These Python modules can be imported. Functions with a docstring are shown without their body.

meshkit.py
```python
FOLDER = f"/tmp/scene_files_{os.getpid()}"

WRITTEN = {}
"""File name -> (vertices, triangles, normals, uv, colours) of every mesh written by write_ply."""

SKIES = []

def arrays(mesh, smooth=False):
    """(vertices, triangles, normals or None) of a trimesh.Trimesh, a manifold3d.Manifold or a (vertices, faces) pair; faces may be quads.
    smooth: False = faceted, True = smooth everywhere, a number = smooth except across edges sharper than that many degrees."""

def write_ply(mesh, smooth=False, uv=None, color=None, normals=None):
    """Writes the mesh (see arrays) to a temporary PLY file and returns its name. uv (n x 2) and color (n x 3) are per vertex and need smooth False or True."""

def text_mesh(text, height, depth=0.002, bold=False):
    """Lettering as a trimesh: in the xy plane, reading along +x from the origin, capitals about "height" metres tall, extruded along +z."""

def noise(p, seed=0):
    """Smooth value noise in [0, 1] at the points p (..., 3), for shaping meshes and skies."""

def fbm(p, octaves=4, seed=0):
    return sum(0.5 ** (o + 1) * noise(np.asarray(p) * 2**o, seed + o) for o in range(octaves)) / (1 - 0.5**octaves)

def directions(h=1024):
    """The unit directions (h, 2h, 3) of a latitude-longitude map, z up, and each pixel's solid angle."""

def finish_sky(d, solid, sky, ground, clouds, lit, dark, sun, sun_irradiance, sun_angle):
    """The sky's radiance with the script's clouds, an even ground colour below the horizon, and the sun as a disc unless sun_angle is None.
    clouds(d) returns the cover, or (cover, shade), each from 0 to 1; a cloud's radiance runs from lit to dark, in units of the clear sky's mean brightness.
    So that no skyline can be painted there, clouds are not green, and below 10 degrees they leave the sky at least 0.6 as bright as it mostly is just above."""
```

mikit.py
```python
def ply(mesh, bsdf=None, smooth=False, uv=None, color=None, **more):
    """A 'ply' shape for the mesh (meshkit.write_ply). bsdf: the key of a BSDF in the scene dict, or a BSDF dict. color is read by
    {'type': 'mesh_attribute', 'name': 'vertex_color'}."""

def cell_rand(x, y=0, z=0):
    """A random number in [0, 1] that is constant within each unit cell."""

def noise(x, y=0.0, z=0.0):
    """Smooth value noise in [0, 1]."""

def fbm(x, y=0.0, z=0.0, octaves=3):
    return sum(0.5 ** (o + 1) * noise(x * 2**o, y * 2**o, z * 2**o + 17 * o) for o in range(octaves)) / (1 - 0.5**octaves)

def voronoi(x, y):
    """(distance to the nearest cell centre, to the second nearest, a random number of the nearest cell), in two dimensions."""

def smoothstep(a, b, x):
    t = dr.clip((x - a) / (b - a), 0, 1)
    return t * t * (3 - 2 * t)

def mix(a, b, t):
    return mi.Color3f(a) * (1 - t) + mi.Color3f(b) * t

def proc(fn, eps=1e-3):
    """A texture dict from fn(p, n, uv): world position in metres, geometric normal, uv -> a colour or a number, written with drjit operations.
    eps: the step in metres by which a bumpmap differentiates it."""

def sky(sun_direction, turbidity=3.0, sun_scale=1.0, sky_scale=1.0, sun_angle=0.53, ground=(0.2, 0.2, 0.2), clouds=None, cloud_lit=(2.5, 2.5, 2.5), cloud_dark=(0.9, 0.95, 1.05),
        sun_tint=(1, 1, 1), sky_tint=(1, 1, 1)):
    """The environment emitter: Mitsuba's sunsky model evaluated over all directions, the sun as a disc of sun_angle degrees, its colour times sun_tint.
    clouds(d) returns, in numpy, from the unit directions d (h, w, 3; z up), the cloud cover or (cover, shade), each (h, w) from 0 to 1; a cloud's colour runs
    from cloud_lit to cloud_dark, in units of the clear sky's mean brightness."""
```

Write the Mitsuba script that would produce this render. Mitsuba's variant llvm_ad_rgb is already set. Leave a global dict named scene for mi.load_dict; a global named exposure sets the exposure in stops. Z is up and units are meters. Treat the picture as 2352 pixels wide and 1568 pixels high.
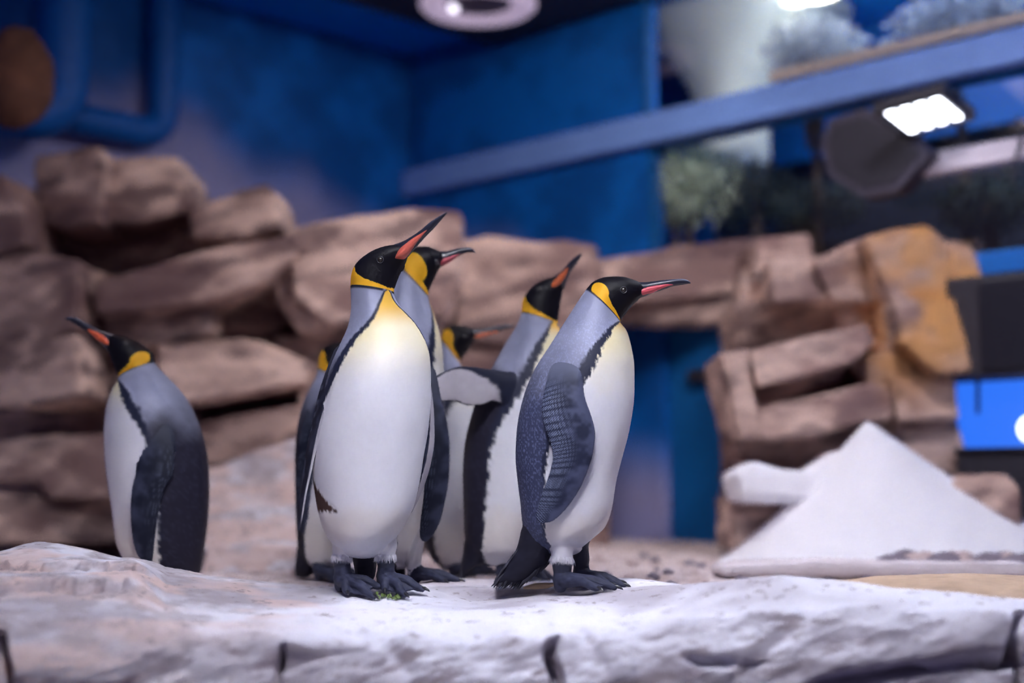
import math, random
import numpy as np, trimesh, manifold3d as m3, shapely.geometry as sg
import drjit as dr, mitsuba as mi, mikit, meshkit
from scipy.interpolate import PchipInterpolator
from scipy.spatial import cKDTree

T = mi.ScalarTransform4f
scene, labels = {}, {}
RNG = np.random.default_rng(7)

# ------------------------------------------------------------------ camera, light, exposure
F, CX, CY, HOR, CAMH = 3250.0, 1176.0, 784.0, 1105.0, 0.285
TH = math.atan((HOR - CY) / F)
cs, sn = math.cos(TH), math.sin(TH)
exposure = 1.28
scene['camera'] = {'type': 'thinlens', 'fov': math.degrees(2 * math.atan(1176.0 / F)), 'fov_axis': 'x',
                   'aperture_radius': 0.030, 'focus_distance': 3.42, 'near_clip': 0.05, 'far_clip': 100.0,
                   'to_world': T().look_at(origin=[0, 0, CAMH], target=[0, cs, CAMH + sn], up=[0, 0, 1])}
scene['ambient_fill'] = {'type': 'constant', 'radiance': {'type': 'rgb', 'value': [0.032, 0.028, 0.055]}}  # even dim fill added from all sides, tinted violet blue
# ceiling floodlights: (x, y, z, size x, size y, aim point, radiance)
FLOODS = [(-0.25, 1.45, 2.40, 0.80, 0.22, (0.0, 3.35, 0.3), (66, 65, 70), 'nearest the viewing side', 0.38),
          (0.25, 2.35, 2.45, 0.80, 0.24, (0.1, 3.2, 0.1), (29, 30, 34), 'over the front ledge', 0.30),
          (1.25, 4.0, 2.45, 0.42, 0.42, (1.4, 5.5, 0.4), (34, 32, 34), 'over the snow heap', 0),
          (0.15, 4.7, 2.45, 0.42, 0.3, (0.0, 6.3, 0.6), (21, 18.8, 18.5), 'over the middle of the rock wall', 0),
          (-1.1, 4.2, 2.45, 0.3, 0.3, (-1.2, 5.7, 0.4), (12, 9.8, 9.4), 'over the left rock wall', 0)]


def at(px, py, Y):
    u, v = (px - CX) / F, (CY - py) / F
    t = Y / (cs - v * sn)
    return np.array([u * t, Y, CAMH + (sn + v * cs) * t])


def at_plane(px, py, p0, n):
    u, v = (px - CX) / F, (CY - py) / F
    d = np.array([u, cs - v * sn, sn + v * cs])
    o = np.array([0, 0, CAMH])
    return o + d * (np.dot(np.asarray(p0) - o, n) / np.dot(d, n))


R2 = math.sqrt(0.5)
CORNER = np.array([-0.593, 8.0, 0.0])
RD, RN = np.array([R2, -R2, 0]), np.array([-R2, -R2, 0])      # right wall: direction, normal into the room
LD, LN = np.array([-R2, -R2, 0]), np.array([R2, -R2, 0])      # left wall


def rw(px, py, off=0.0):
    """pixel -> (t, z) on the right wall, off metres into the room"""
    p = at_plane(px, py, CORNER + RN * off, RN)
    return float(np.dot(p - CORNER, RD)), float(p[2])


def lw(px, py, off=0.0):
    p = at_plane(px, py, CORNER + LN * off, LN)
    return float(np.dot(p - CORNER, LD)), float(p[2])


# ------------------------------------------------------------------ materials
def rgb(*c):
    return {'type': 'rgb', 'value': list(map(float, c))}


def mat(name, color, rough=0.6, bump=None, scale=1.0, **kw):
    b = {'type': 'principled', 'base_color': color if isinstance(color, dict) else rgb(*color), 'roughness': rough, **kw}
    if bump is not None:
        b = {'type': 'bumpmap', 'arbitrary': bump, 'scale': scale, 'bsdf': b}
    scene[name] = {'type': 'twosided', 'bsdf': b}
    return name


N, FB, SS, MX = mikit.noise, mikit.fbm, mikit.smoothstep, mikit.mix


def rock_warm(p, n, uv):
    a = FB(p.x * 2.2, p.y * 2.2, p.z * 3.0, 4)
    b = FB(p.x * 9 + 30, p.y * 9, p.z * 14, 3)
    c = N(p.x * 5 + p.z * 3, p.y * 5, p.z * 16 - p.x * 4)
    col = MX((0.20, 0.125, 0.115), (0.62, 0.46, 0.39), SS(0.36, 0.62, 0.6 * a + 0.4 * b))
    col = MX(col, (0.09, 0.055, 0.06), 0.8 * SS(0.55, 0.72, c * 0.55 + b * 0.45))
    st = FB(p.x * 3.1 + 7, p.y * 2, p.z * 4.6 - p.x * 1.6, 4)
    col = MX(col, (0.10, 0.058, 0.062), 0.75 * SS(0.54, 0.66, st))  # dark patches at random, part stain and part shade put into the colour
    gold = SS(1.2, 1.55, p.x) * SS(0.45, 0.9, p.z) * SS(0.44, 0.66, FB(p.x * 4 + 9, p.y * 4, p.z * 3.2, 4))
    return MX(col, (0.60, 0.30, 0.09), 0.7 * gold)


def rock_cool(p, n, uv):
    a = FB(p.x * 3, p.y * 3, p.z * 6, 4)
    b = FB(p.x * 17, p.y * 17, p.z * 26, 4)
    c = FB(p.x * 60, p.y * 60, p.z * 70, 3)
    top = SS(0.35, 0.9, dr.abs(n.z) + 0.35 * (b - 0.5) + 0.38 * SS(0.0, -0.55, p.x))             # paler upward, darker on steep faces: top light put into the colour
    dark_steep = MX((0.21, 0.17, 0.20), (0.56, 0.53, 0.58), SS(0.3, 0.66, 0.5 * a + 0.5 * b))
    dark_steep = MX(dark_steep, (0.20, 0.15, 0.16), 0.6 * SS(0.54, 0.72, FB(p.x * 9 + p.z * 5, p.y * 9, p.z * 30 - p.x * 8, 3)))
    pale_top = MX(MX((0.42, 0.39, 0.43), (0.70, 0.69, 0.75), SS(0.34, 0.6, a)), (0.27, 0.225, 0.235), 0.5 * SS(-0.25, -0.8, p.x) * SS(0.35, 0.6, b) + 0.25 * SS(-0.2, -0.7, p.x))
    pale_top = MX(pale_top, (0.58, 0.42, 0.37), 0.7 * SS(0.40, 0.62, FB(p.x * 6 + 4, p.y * 8, p.z * 9 + 3, 3)) * SS(-0.15, -0.7, p.x + 0.4 * (3.2 - p.y)))
    pale_top = MX(pale_top, (0.22, 0.18, 0.19), 0.7 * SS(0.58, 0.72, c) * SS(0.42, 0.58, b))
    return MX(dark_steep, pale_top, top)


def rock_bump(p, n, uv):
    return FB(p.x * 45, p.y * 45, p.z * 70, 4)


def mural(p, n, uv):
    """blue paint; pale lilac hills painted along the foot of the wall"""
    t = (p.x + 0.593) * 0.7071 - (p.y - 8) * 0.7071          # along the right wall
    t2 = -(p.x + 0.593) * 0.7071 - (p.y - 8) * 0.7071        # along the left wall
    left = mi.Float(t2 > t)
    s = left * (t2 + 3.1) + (1 - left) * t
    hl = 1.55 + 0.33 * dr.minimum(t2, 1.5) - 0.5 * SS(1.9, 3.0, t2) + 0.22 * (N(s * 2.6 + 0.35) - .3) + 0.10 * N(s * 6 + 3)
    hr = 1.50 + 0.12 * N(s * 2.4) - 1.2 * SS(0.8, 1.6, s)
    h = left * hl + (1 - left) * hr
    m = SS(0.16, -0.22, p.z - h)
    g = FB(p.x * 3, p.y * 3, p.z * 3, 3)
    base = MX((0.0015, 0.075, 0.31), (0.002, 0.13, 0.50), SS(0.35, 0.65, g))
    return MX(base, (0.30, 0.29, 0.50), m * (0.65 + 0.5 * g))


def gravel_col(p, n, uv):
    d1, d2, r = mikit.voronoi(p.x * 26, p.y * 26)
    col = MX((0.42, 0.33, 0.31), (0.70, 0.62, 0.62), SS(0.2, 0.8, r * 0.6 + 0.4 * FB(p.x * 4, p.y * 4, 0, 3)))
    return MX(col, (0.2, 0.15, 0.16), 0.6 * SS(0.12, 0.0, d2 - d1))


def gravel_bump(p, n, uv):
    d1, d2, r = mikit.voronoi(p.x * 26, p.y * 26)
    return SS(0.0, 0.4, d2 - d1) * (0.5 + r)


def feather_bump(p, n, uv):
    fl = mi.Float(uv.x > 5)
    ft = mi.Float(uv.x > 15)
    body = N(p.x * 420, p.y * 420, p.z * 170) + 0.6 * N(p.x * 900, p.y * 900, p.z * 260)
    rows = 0.5 + 0.5 * dr.sin(uv.y * 900) * dr.sin(uv.x * 1250)
    foot = 1.6 * N(p.x * 330, p.y * 330, p.z * 420) + N(p.x * 700, p.y * 700, p.z * 800)
    return dr.select(uv.x > 15, foot, dr.select(uv.x > 5, 1.3 * rows + 0.4 * body, body))


VC = {'type': 'mesh_attribute', 'name': 'vertex_color'}
mat('rock_mat', mikit.proc(rock_warm), 0.85, mikit.proc(rock_bump), 0.004, specular=0.25)
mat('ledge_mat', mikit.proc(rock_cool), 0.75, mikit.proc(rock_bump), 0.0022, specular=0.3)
mat('mural_mat', mikit.proc(mural), 0.55, specular=0.3)
mat('ceiling_paint', (0.006, 0.20, 0.70), 0.5, specular=0.3)
mat('blue_paint', (0.004, 0.09, 0.36), 0.5, specular=0.3)
mat('deep_blue', (0.003, 0.085, 0.27), 0.6, specular=0.2)
mat('beam_paint', (0.19, 0.34, 0.76), 0.5)
mat('pale_paint', (0.60, 0.55, 0.62), 0.55)
mat('tan_paint', (0.50, 0.42, 0.36), 0.6)
mat('dark_mat', (0.010, 0.009, 0.018), 0.6)
mat('dark_hall', (0.010, 0.014, 0.028), 0.8)
mat('speaker_mat', (0.03, 0.026, 0.045), 0.6)
mat('black_metal', (0.012, 0.012, 0.02), 0.35, metallic=0.3)
mat('column_mat', (0.72, 0.80, 0.76), 0.7)
mat('gravel_mat', mikit.proc(gravel_col), 0.9, mikit.proc(gravel_bump), 0.006, specular=0.2)
mat('snow_mat', (0.86, 0.86, 0.90), 0.8)
mat('sand_mat', mikit.proc(lambda p, n, uv: MX((0.28, 0.19, 0.13), (0.50, 0.37, 0.26), FB(p.x * 22, p.y * 22, p.z * 30, 4))), 0.9)
mat('curb_mat', mikit.proc(lambda p, n, uv: MX((0.36, 0.30, 0.31), (0.64, 0.60, 0.63), FB(p.x * 9, p.y * 9, p.z * 20, 4))), 0.9)
mat('brown_mat', mikit.proc(lambda p, n, uv: MX((0.05, 0.02, 0.012), (0.16, 0.07, 0.04), FB(p.x * 14, p.y * 14, p.z * 14, 3))), 0.9)
mat('pebble_mat', (0.42, 0.33, 0.32), 0.85)
mat('pebble_dark', (0.12, 0.10, 0.13), 0.85)
mat('weed_mat', (0.08, 0.12, 0.03), 0.5)
mat('bark_mat', (0.06, 0.045, 0.035), 0.9)
FE = mikit.proc(feather_bump, 4e-4)
mat('feather', VC, 0.48, FE, 0.00042, specular=0.10)
mat('tuft', VC, 0.6, specular=0.3)
mat('horn', VC, 0.28, specular=0.5)
mat('plate_mat', VC, 0.38, specular=0.45)
mat('claw_mat', (0.012, 0.012, 0.016), 0.25)
mat('nail_grey', (0.22, 0.21, 0.24), 0.35)
mat('eye_mat', (0.010, 0.006, 0.004), 0.08, clearcoat=1.0)
mat('lid_mat', (0.011, 0.011, 0.016), 0.45)
scene['leaf_pale'] = {'type': 'twosided', 'bsdf': {'type': 'principled', 'base_color': rgb(0.48, 0.58, 0.45), 'roughness': 0.6}}
scene['leaf_dark'] = {'type': 'twosided', 'bsdf': {'type': 'principled', 'base_color': rgb(0.025, 0.045, 0.042), 'roughness': 0.6}}
scene['leaf_blue'] = {'type': 'twosided', 'bsdf': {'type': 'principled', 'base_color': rgb(0.42, 0.48, 0.55), 'roughness': 0.6}}
scene['glass_mat'] = {'type': 'thindielectric', 'int_ior': 1.5}


def add(key, mesh, m, label=None, cat=None, group=None, kind=None, smooth=False, **kw):
    base, k = key, 0
    while key in scene:
        k += 1
        key = f'{base}_{k:03d}'
    scene[key] = mikit.ply(mesh, m, smooth=smooth, **kw)
    e = {a: b for a, b in (('label', label), ('category', cat), ('group', group), ('kind', kind)) if b}
    if e:
        labels[key] = e
    return key


def tm(v, f):
    return trimesh.Trimesh(np.asarray(v, float), np.asarray(f, int), process=False)


def man_to_tm(m):
    q = m.to_mesh()
    return tm(np.array(q.vert_properties[:, :3]), np.array(q.tri_verts))


def prism(poly, o, ax, ay, an, th):
    """polygon (list of 2-D, or shapely) in the frame o, ax, ay; extruded th along an"""
    g = poly if hasattr(poly, 'exterior') else sg.Polygon(poly)
    if not g.is_valid:
        g = g.buffer(0)
    e = trimesh.creation.extrude_polygon(g, th, engine='earcut')
    v = np.array(e.vertices)
    P = np.asarray(o) + v[:, :1] * np.asarray(ax) + v[:, 1:2] * np.asarray(ay) + v[:, 2:3] * np.asarray(an)
    m = tm(P, e.faces)
    if m.volume < 0:
        m.invert()
    return m


def rbox(sx, sy, sz, r=0.01):
    c = m3.Manifold.cube((sx - 2 * r, sy - 2 * r, sz - 2 * r), True)
    s = m3.Manifold.sphere(r, 12)
    pts = [s.translate((a * (sx / 2 - r), b * (sy / 2 - r), d * (sz / 2 - r))) for a in (-1, 1) for b in (-1, 1) for d in (-1, 1)]
    return man_to_tm(m3.Manifold.batch_hull(pts))


def place(mesh, M):
    m = mesh.copy()
    m.apply_transform(M)
    return m


def frame(o, x, y, z):
    M = np.eye(4)
    M[:3, 0], M[:3, 1], M[:3, 2], M[:3, 3] = x, y, z, o
    return M


def tube(pts, r, n=24):
    pts = np.asarray(pts, float)
    k = len(pts)
    tan = np.gradient(pts, axis=0)
    tan /= np.linalg.norm(tan, axis=1, keepdims=True)
    ref = np.array([0.13, 0.29, 0.95]) if abs(tan[0][2]) < 0.9 else np.array([0.95, 0.2, 0.1])
    rr = np.broadcast_to(r, k)
    rings = []
    for i in range(k):
        a = np.cross(tan[i], ref); a /= np.linalg.norm(a)
        b = np.cross(tan[i], a)
        ref = -np.cross(tan[i], a) if False else ref
        q = np.linspace(0, 2 * np.pi, n, endpoint=False)
        rings.append(pts[i] + rr[i] * (np.cos(q)[:, None] * a + np.sin(q)[:, None] * b))
    return loft(np.array(rings))


def loft(P):
    """rings (K, N, 3) -> closed trimesh, poles at both ends"""
    K, n = P.shape[:2]
    v = np.vstack([P.reshape(-1, 3), P[0].mean(0), P[-1].mean(0)])
    i, j = np.meshgrid(np.arange(K - 1), np.arange(n), indexing='ij')
    a, b = i * n + j, i * n + (j + 1) % n
    c, d = a + n, b + n
    f = np.vstack([np.stack([a, b, d], -1).reshape(-1, 3), np.stack([a, d, c], -1).reshape(-1, 3)])
    j = np.arange(n)
    f = np.vstack([f, np.stack([np.full(n, K * n), (j + 1) % n, j], -1), np.stack([np.full(n, K * n + 1), (K - 1) * n + j, (K - 1) * n + (j + 1) % n], -1)])
    m = tm(v, f)
    if m.volume < 0:
        m = tm(v, f[:, ::-1])
    return m


# ------------------------------------------------------------------ the room
CEIL = 2.73


def wall(name, poly, D, NN, th=0.12, m='mural_mat'):
    return add(name, prism(poly, CORNER, D, [0, 0, 1], -NN, th), m, kind='structure')


TR = 4.6
w_up = sg.box(rw(1475, 200)[0], 2.05, TR - 0.3, CEIL - 0.08)
w_lo = sg.box(rw(1490, 450)[0], rw(2300, 582)[1], TR - 0.3, 1.90)
screen_hole = sg.box(rw(2170, 950)[0], rw(2280, 1032)[1], TR - 0.3, rw(2280, 868)[1])
door_t0, door_t1, door_z = rw(1400, 1000)[0], rw(1692, 1000)[0], rw(1560, 722)[1]
door_hole = sg.box(door_t0, -0.06, door_t1, door_z)
wall('wall_right', sg.box(0, -0.1, TR, CEIL).difference(w_up).difference(w_lo).difference(door_hole).difference(screen_hole), RD, RN)
wall('wall_left', sg.box(0, -0.1, 4.2, CEIL), LD, LN)
add('ceiling', prism(sg.box(-4.2, 0, 4.6, 8.6), [0, 0, CEIL], [1, 0, 0], [0, 1, 0], [0, 0, 1], 0.1), 'ceiling_paint', kind='structure')


def on_rw(t, z, off=0.0):
    return CORNER + RD * t + np.array([0, 0, z]) + RN * off


def wbox(t0, t1, z0, z1, off, depth, D=RD, NN=RN, r=0.008):
    """a box against a wall: from off metres into the room, depth thick"""
    b = rbox(t1 - t0, abs(depth), z1 - z0, r)
    c = CORNER + D * (t0 + t1) / 2 + np.array([0, 0, (z0 + z1) / 2]) + NN * (off + depth / 2)
    M = frame(c, D, -NN, [0, 0, 1])
    if np.linalg.det(M[:3, :3]) < 0:
        M[:3, 1] *= -1
    return place(b, M)


# beams along the right wall
add('trim_1', wbox(0.02, TR - 0.1, 1.90, 2.045, 0.0, 0.07), 'beam_paint', kind='structure')
add('reflection_trim_2', wbox(rw(1780, 180)[0], TR - 0.1, 2.062, 2.11, 0.0, 0.05), 'tan_paint', kind='structure')  # tan strip standing in for a reflection of pale rock
add('trim_3', wbox(rw(2085, 400)[0], TR - 0.1, 1.515, 1.605, 0.02, 0.07), 'pale_paint', kind='structure')
add('trim_4', wbox(rw(2235, 600)[0], TR - 0.1, rw(2300, 632)[1], rw(2300, 580)[1], 0.0, 0.05), 'blue_paint', kind='structure')
# added windows and planted hall, standing in for reflections in the front glass
for k, g in ((1, w_up), (2, w_lo)):
    t0, z0, t1, z1 = g.bounds
    c = CORNER + RD * (t0 + t1) / 2 + np.array([0, 0, (z0 + z1) / 2]) - RN * 0.05
    q = np.array([c + RD * a * (t1 - t0) / 2 + np.array([0, 0, b * (z1 - z0) / 2]) for a, b in ((-1, -1), (1, -1), (1, 1), (-1, 1))])
    wk = f'window_{k}'
    fr = sg.box(t0, z0, t1, z1).difference(sg.box(t0 + .02, z0 + .015, t1 - .02, z1 - .015))
    add(wk, prism(fr, CORNER, RD, [0, 0, 1], -RN, 0.06), 'deep_blue', kind='structure')
    add(wk + '__pane', tm(q, [[0, 1, 2], [0, 2, 3]]), 'glass_mat')
add('wall_back', prism(sg.box(1.0, -0.1, 6.4, CEIL), CORNER - RN * 1.5, RD, [0, 0, 1], -RN, 0.1), 'dark_hall', kind='structure')
add('wall_hall_side', prism(sg.box(0.1, -0.1, 1.55, CEIL), CORNER + RD * 1.05, -RN, [0, 0, 1], -RD, 0.08), 'blue_paint', kind='structure')

# door: recessed leaf with handle, pale jamb side with the painted hill
lf0 = rw(1522, 1000)[0]
add('door_1', wbox(lf0, door_t1 + 0.02, -0.04, door_z - 0.02, -0.10, 0.05, r=0.006), 'deep_blue', kind='structure')
hz = rw(1600, 862)[1]
add('door_1__handle', wbox(rw(1575, 860)[0], door_t1 - 0.005, hz - 0.03, hz + 0.03, -0.05, 0.05, r=0.012), 'dark_mat')
add('trim_5', wbox(door_t0 - 0.04, lf0 + 0.005, -0.04, door_z, -0.11, 0.11, r=0.004), 'mural_mat', kind='structure')

# ducts on the left wall
def duct(cx, bend_y, r, left_px, off, key, lab):
    t, z1 = lw(cx, 0, off)
    zb = lw(cx, bend_y, off)[1]
    tl = lw(left_px, bend_y, off)[0]
    R = r * 1.5
    pts = [(t, CEIL - 0.005 - (CEIL - 0.005 - zb - R) * i / 10) for i in range(11)]
    pts += [(t + R - R * math.cos(a), zb + R - R * math.sin(a)) for a in np.linspace(0, math.pi / 2, 12)[1:]]
    pts += [(t + R + (tl - t - R) * i / 6, zb) for i in range(1, 7)]
    P = [CORNER + LD * a + np.array([0, 0, b]) + LN * off for a, b in pts]
    add(key + '__pipe', tube(P, r, 32), 'blue_paint', smooth=40)
    c = P[4]
    fl = tube([c - [0, 0, .02], c + [0, 0, .02]], r * 1.12, 32)
    add(key + '__collar', fl, 'blue_paint', smooth=40)
    labels[key] = {'label': lab, 'category': 'duct'}


duct(380, 312, 0.075, 120, 0.11, 'air_duct', 'slim blue air duct on the left wall, the right one of the two bent pipes')
duct(150, 278, 0.115, -60, 0.30, 'air_duct_001', 'thick blue air duct beside the brown lump, bending left at its lower end')

# dark panel below the ceiling with the round lamp
pc = at(1130, 105, 7.42)
add('ceiling_panel', prism(sg.box(0, 0, 2.2, 2.6), [pc[0], pc[1], pc[2]], RD, LD, [0, 0, 1], 0.07), 'dark_mat',
    'dark square panel hanging below the blue ceiling, carrying the round lamp', 'ceiling panel')
lc = at(1098, 14, 6.75)


def lathe(prof, n=64):
    q = np.linspace(0, 2 * np.pi, n, endpoint=False)
    P = np.array([[[r * math.cos(a), r * math.sin(a), z] for a in q] for r, z in prof])
    return loft(P)


dish = lathe([(0.15, 0.03), (0.17, 0.0), (0.22, -0.025), (0.265, -0.02), (0.287, 0.0), (0.29, 0.02), (0.27, 0.035), (0.2, 0.045), (0.16, 0.045)])
dish.apply_translation(lc)
scene['round_lamp__rim'] = {**mikit.ply(dish, 'pale_paint', smooth=40), 'emitter': {'type': 'area', 'radiance': rgb(0.13, 0.10, 0.14)}}
lens = lathe([(0.02, -0.012), (0.10, -0.006), (0.15, 0.012), (0.155, 0.03), (0.02, 0.04)])
lens.apply_translation(lc)
add('round_lamp__well', lens, 'pebble_dark', smooth=40)
bulb = trimesh.creation.icosphere(2, 0.025)
bulb.apply_translation(lc + [-0.12, 0.0, -0.01])
scene['round_lamp__bulb'] = {**mikit.ply(bulb, 'pale_paint', smooth=True), 'emitter': {'type': 'area', 'radiance': rgb(0.8, 0.75, 0.9)}}
add('round_lamp__stem', tube([lc + [0, 0, .03], [lc[0], lc[1], pc[2] + 0.01]], 0.03, 16), 'dark_mat', smooth=40)
labels['round_lamp'] = {'label': 'round pale lamp with a ring shaped rim under the dark ceiling panel', 'category': 'lamp'}


# floodlights out of frame and the one in view
def flood(key, c, aim, sx, sy, rad, lab, bars=0, group=None, flap=0):
    c, aim = np.asarray(c, float), np.asarray(aim, float)
    z = aim - c; z /= np.linalg.norm(z)
    x = np.cross([0, 1, 0.3], z); x /= np.linalg.norm(x)
    if bars:
        x = RD - z * np.dot(RD, z); x /= np.linalg.norm(x)
    y = np.cross(z, x)
    M = frame(c, x, y, z)
    h = 0.16 if not bars else 0.05
    outer = m3.Manifold.cube((sx + .05, sy + .05, h), True).translate((0, 0, 0 if not bars else -.005))
    inner = m3.Manifold.cube((sx + .02, sy + .02, h), True).translate((0, 0, 0.03))
    add(key + '__housing', place(man_to_tm(outer - inner), M), 'black_metal')
    if flap:
        sg_ = 1.0 if y[1] + y[2] > 0 else -1.0
        fb = rbox(sx + .06, .012, flap, .004)
        fb.apply_translation([0, sg_ * (sy / 2 + .035), flap / 2])
        add(key + '__spill_flap', place(fb, M), 'black_metal')  # flap added to keep lamp spill off the back rocks
    if not bars:
        q = rbox(sx, sy, 0.012, 0.004); q.apply_translation([0, 0, -h / 2 + 0.05])
        scene[key + '__diffuser'] = {**mikit.ply(place(q, M), 'pale_paint'), 'emitter': {'type': 'area', 'radiance': rgb(*rad)}}
    else:
        for k in range(bars):
            q = rbox(sx / bars * 0.6, sy * 0.95, 0.014, 0.005)
            q.apply_translation([(k + 0.5) * sx / bars - sx / 2, 0, 0.012])
            kk = key + '__led_bar' + (f'_{k:03d}' if k else '')
            scene[kk] = {**mikit.ply(place(q, M), 'pale_paint'), 'emitter': {'type': 'area', 'radiance': rgb(*rad)}}
    labels[key] = {'label': lab, 'category': 'lamp', **({'group': group} if group else {})}


for k, (x, y, z, sx, sy, aim, rad, where, flap) in enumerate(FLOODS):
    flood('ceiling_flood_lamp' + (f'_{k:03d}' if k else ''), (x, y, z), aim, sx, sy, rad, f'black ceiling flood lamp {where}, above the picture', flap=flap)
lp = at_plane(2122, 258, CORNER + RN * 0.30, RN)
flood('flood_lamp', lp, lp + np.array([-0.10, -0.22, -1.0]), 0.25, 0.20, (3, 3.1, 3.6), 'black flood lamp with four glowing bars below the long lilac beam', bars=4)
br = wbox(np.dot(lp - CORNER, RD) - .02, np.dot(lp - CORNER, RD) + .02, lp[2] - 0.0, lp[2] + 0.03, 0.05, 0.27, r=0.005)
br.apply_translation([0, 0, 0.02])
add('flood_lamp__bracket', br, 'black_metal')
# faceted loudspeaker under the beam
hexa = [rw(*q, 0.16) for q in ((1885, 335), (1905, 275), (1985, 248), (2062, 272), (2138, 350), (2062, 438), (1980, 452), (1905, 405))]
hx = prism(hexa, CORNER + RN * 0.16, RD, [0, 0, 1], -RN, 0.10)
add('loudspeaker__cabinet', hx, 'speaker_mat')
ins = sg.Polygon(hexa).buffer(-0.035)
add('loudspeaker__grille', prism(ins, CORNER + RN * 0.168, RD, [0, 0, 1], -RN, 0.02), 'dark_mat')
labels['loudspeaker'] = {'label': 'dark many sided loudspeaker housing under the lilac beam, left of the flood lamp', 'category': 'loudspeaker'}
# cable hanging at the right edge
c0 = [on_rw(*rw(2335 + 10 * math.sin(i * 0.5), 270 + i * 14, 0.12), 0.12) for i in range(12)]
add('cable', tube(c0, 0.006, 8), 'dark_mat', 'thin dark cable hanging across the lower pale beam at the right edge', 'cable', smooth=True)

# glass reflections built as solid things: column, glow lamp, plants
cb = CORNER - RN * 0.72
pcol = at_plane(1685, 210, cb, RN)
prof = [(0.0, 0.185), (0.35, 0.185), (0.46, 0.205), (0.65, 0.30), (0.80, 0.45), (0.9, 0.62)]
zz = np.linspace(0, 0.9, 40)
rr = PchipInterpolator([a for a, _ in prof], [b for _, b in prof])(zz)
col = loft(np.array([[[pcol[0] + r * math.cos(a), pcol[1] + r * math.sin(a), 1.80 + z] for a in np.linspace(0, 2 * np.pi, 48, endpoint=False)] for r, z in zip(rr, zz)]))
add('column', col, 'column_mat', 'pale green white column flaring at the top, a glass reflection built behind the upper window', 'column', smooth=40)
gl = trimesh.creation.icosphere(3, 0.11)
gl.apply_scale([1.3, 1.3, 0.6])
gl.apply_translation(at_plane(1875, -34, CORNER - RN * 0.35, RN))
scene['reflected_globe_lamp'] = {**mikit.ply(gl, 'pale_paint', smooth=True), 'emitter': {'type': 'area', 'radiance': rgb(6, 5.6, 4.6)}}
labels['reflected_globe_lamp'] = {'label': 'warm white globe lamp for a reflected lamp, built behind the upper window, right of the pale column', 'category': 'lamp'}
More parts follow.
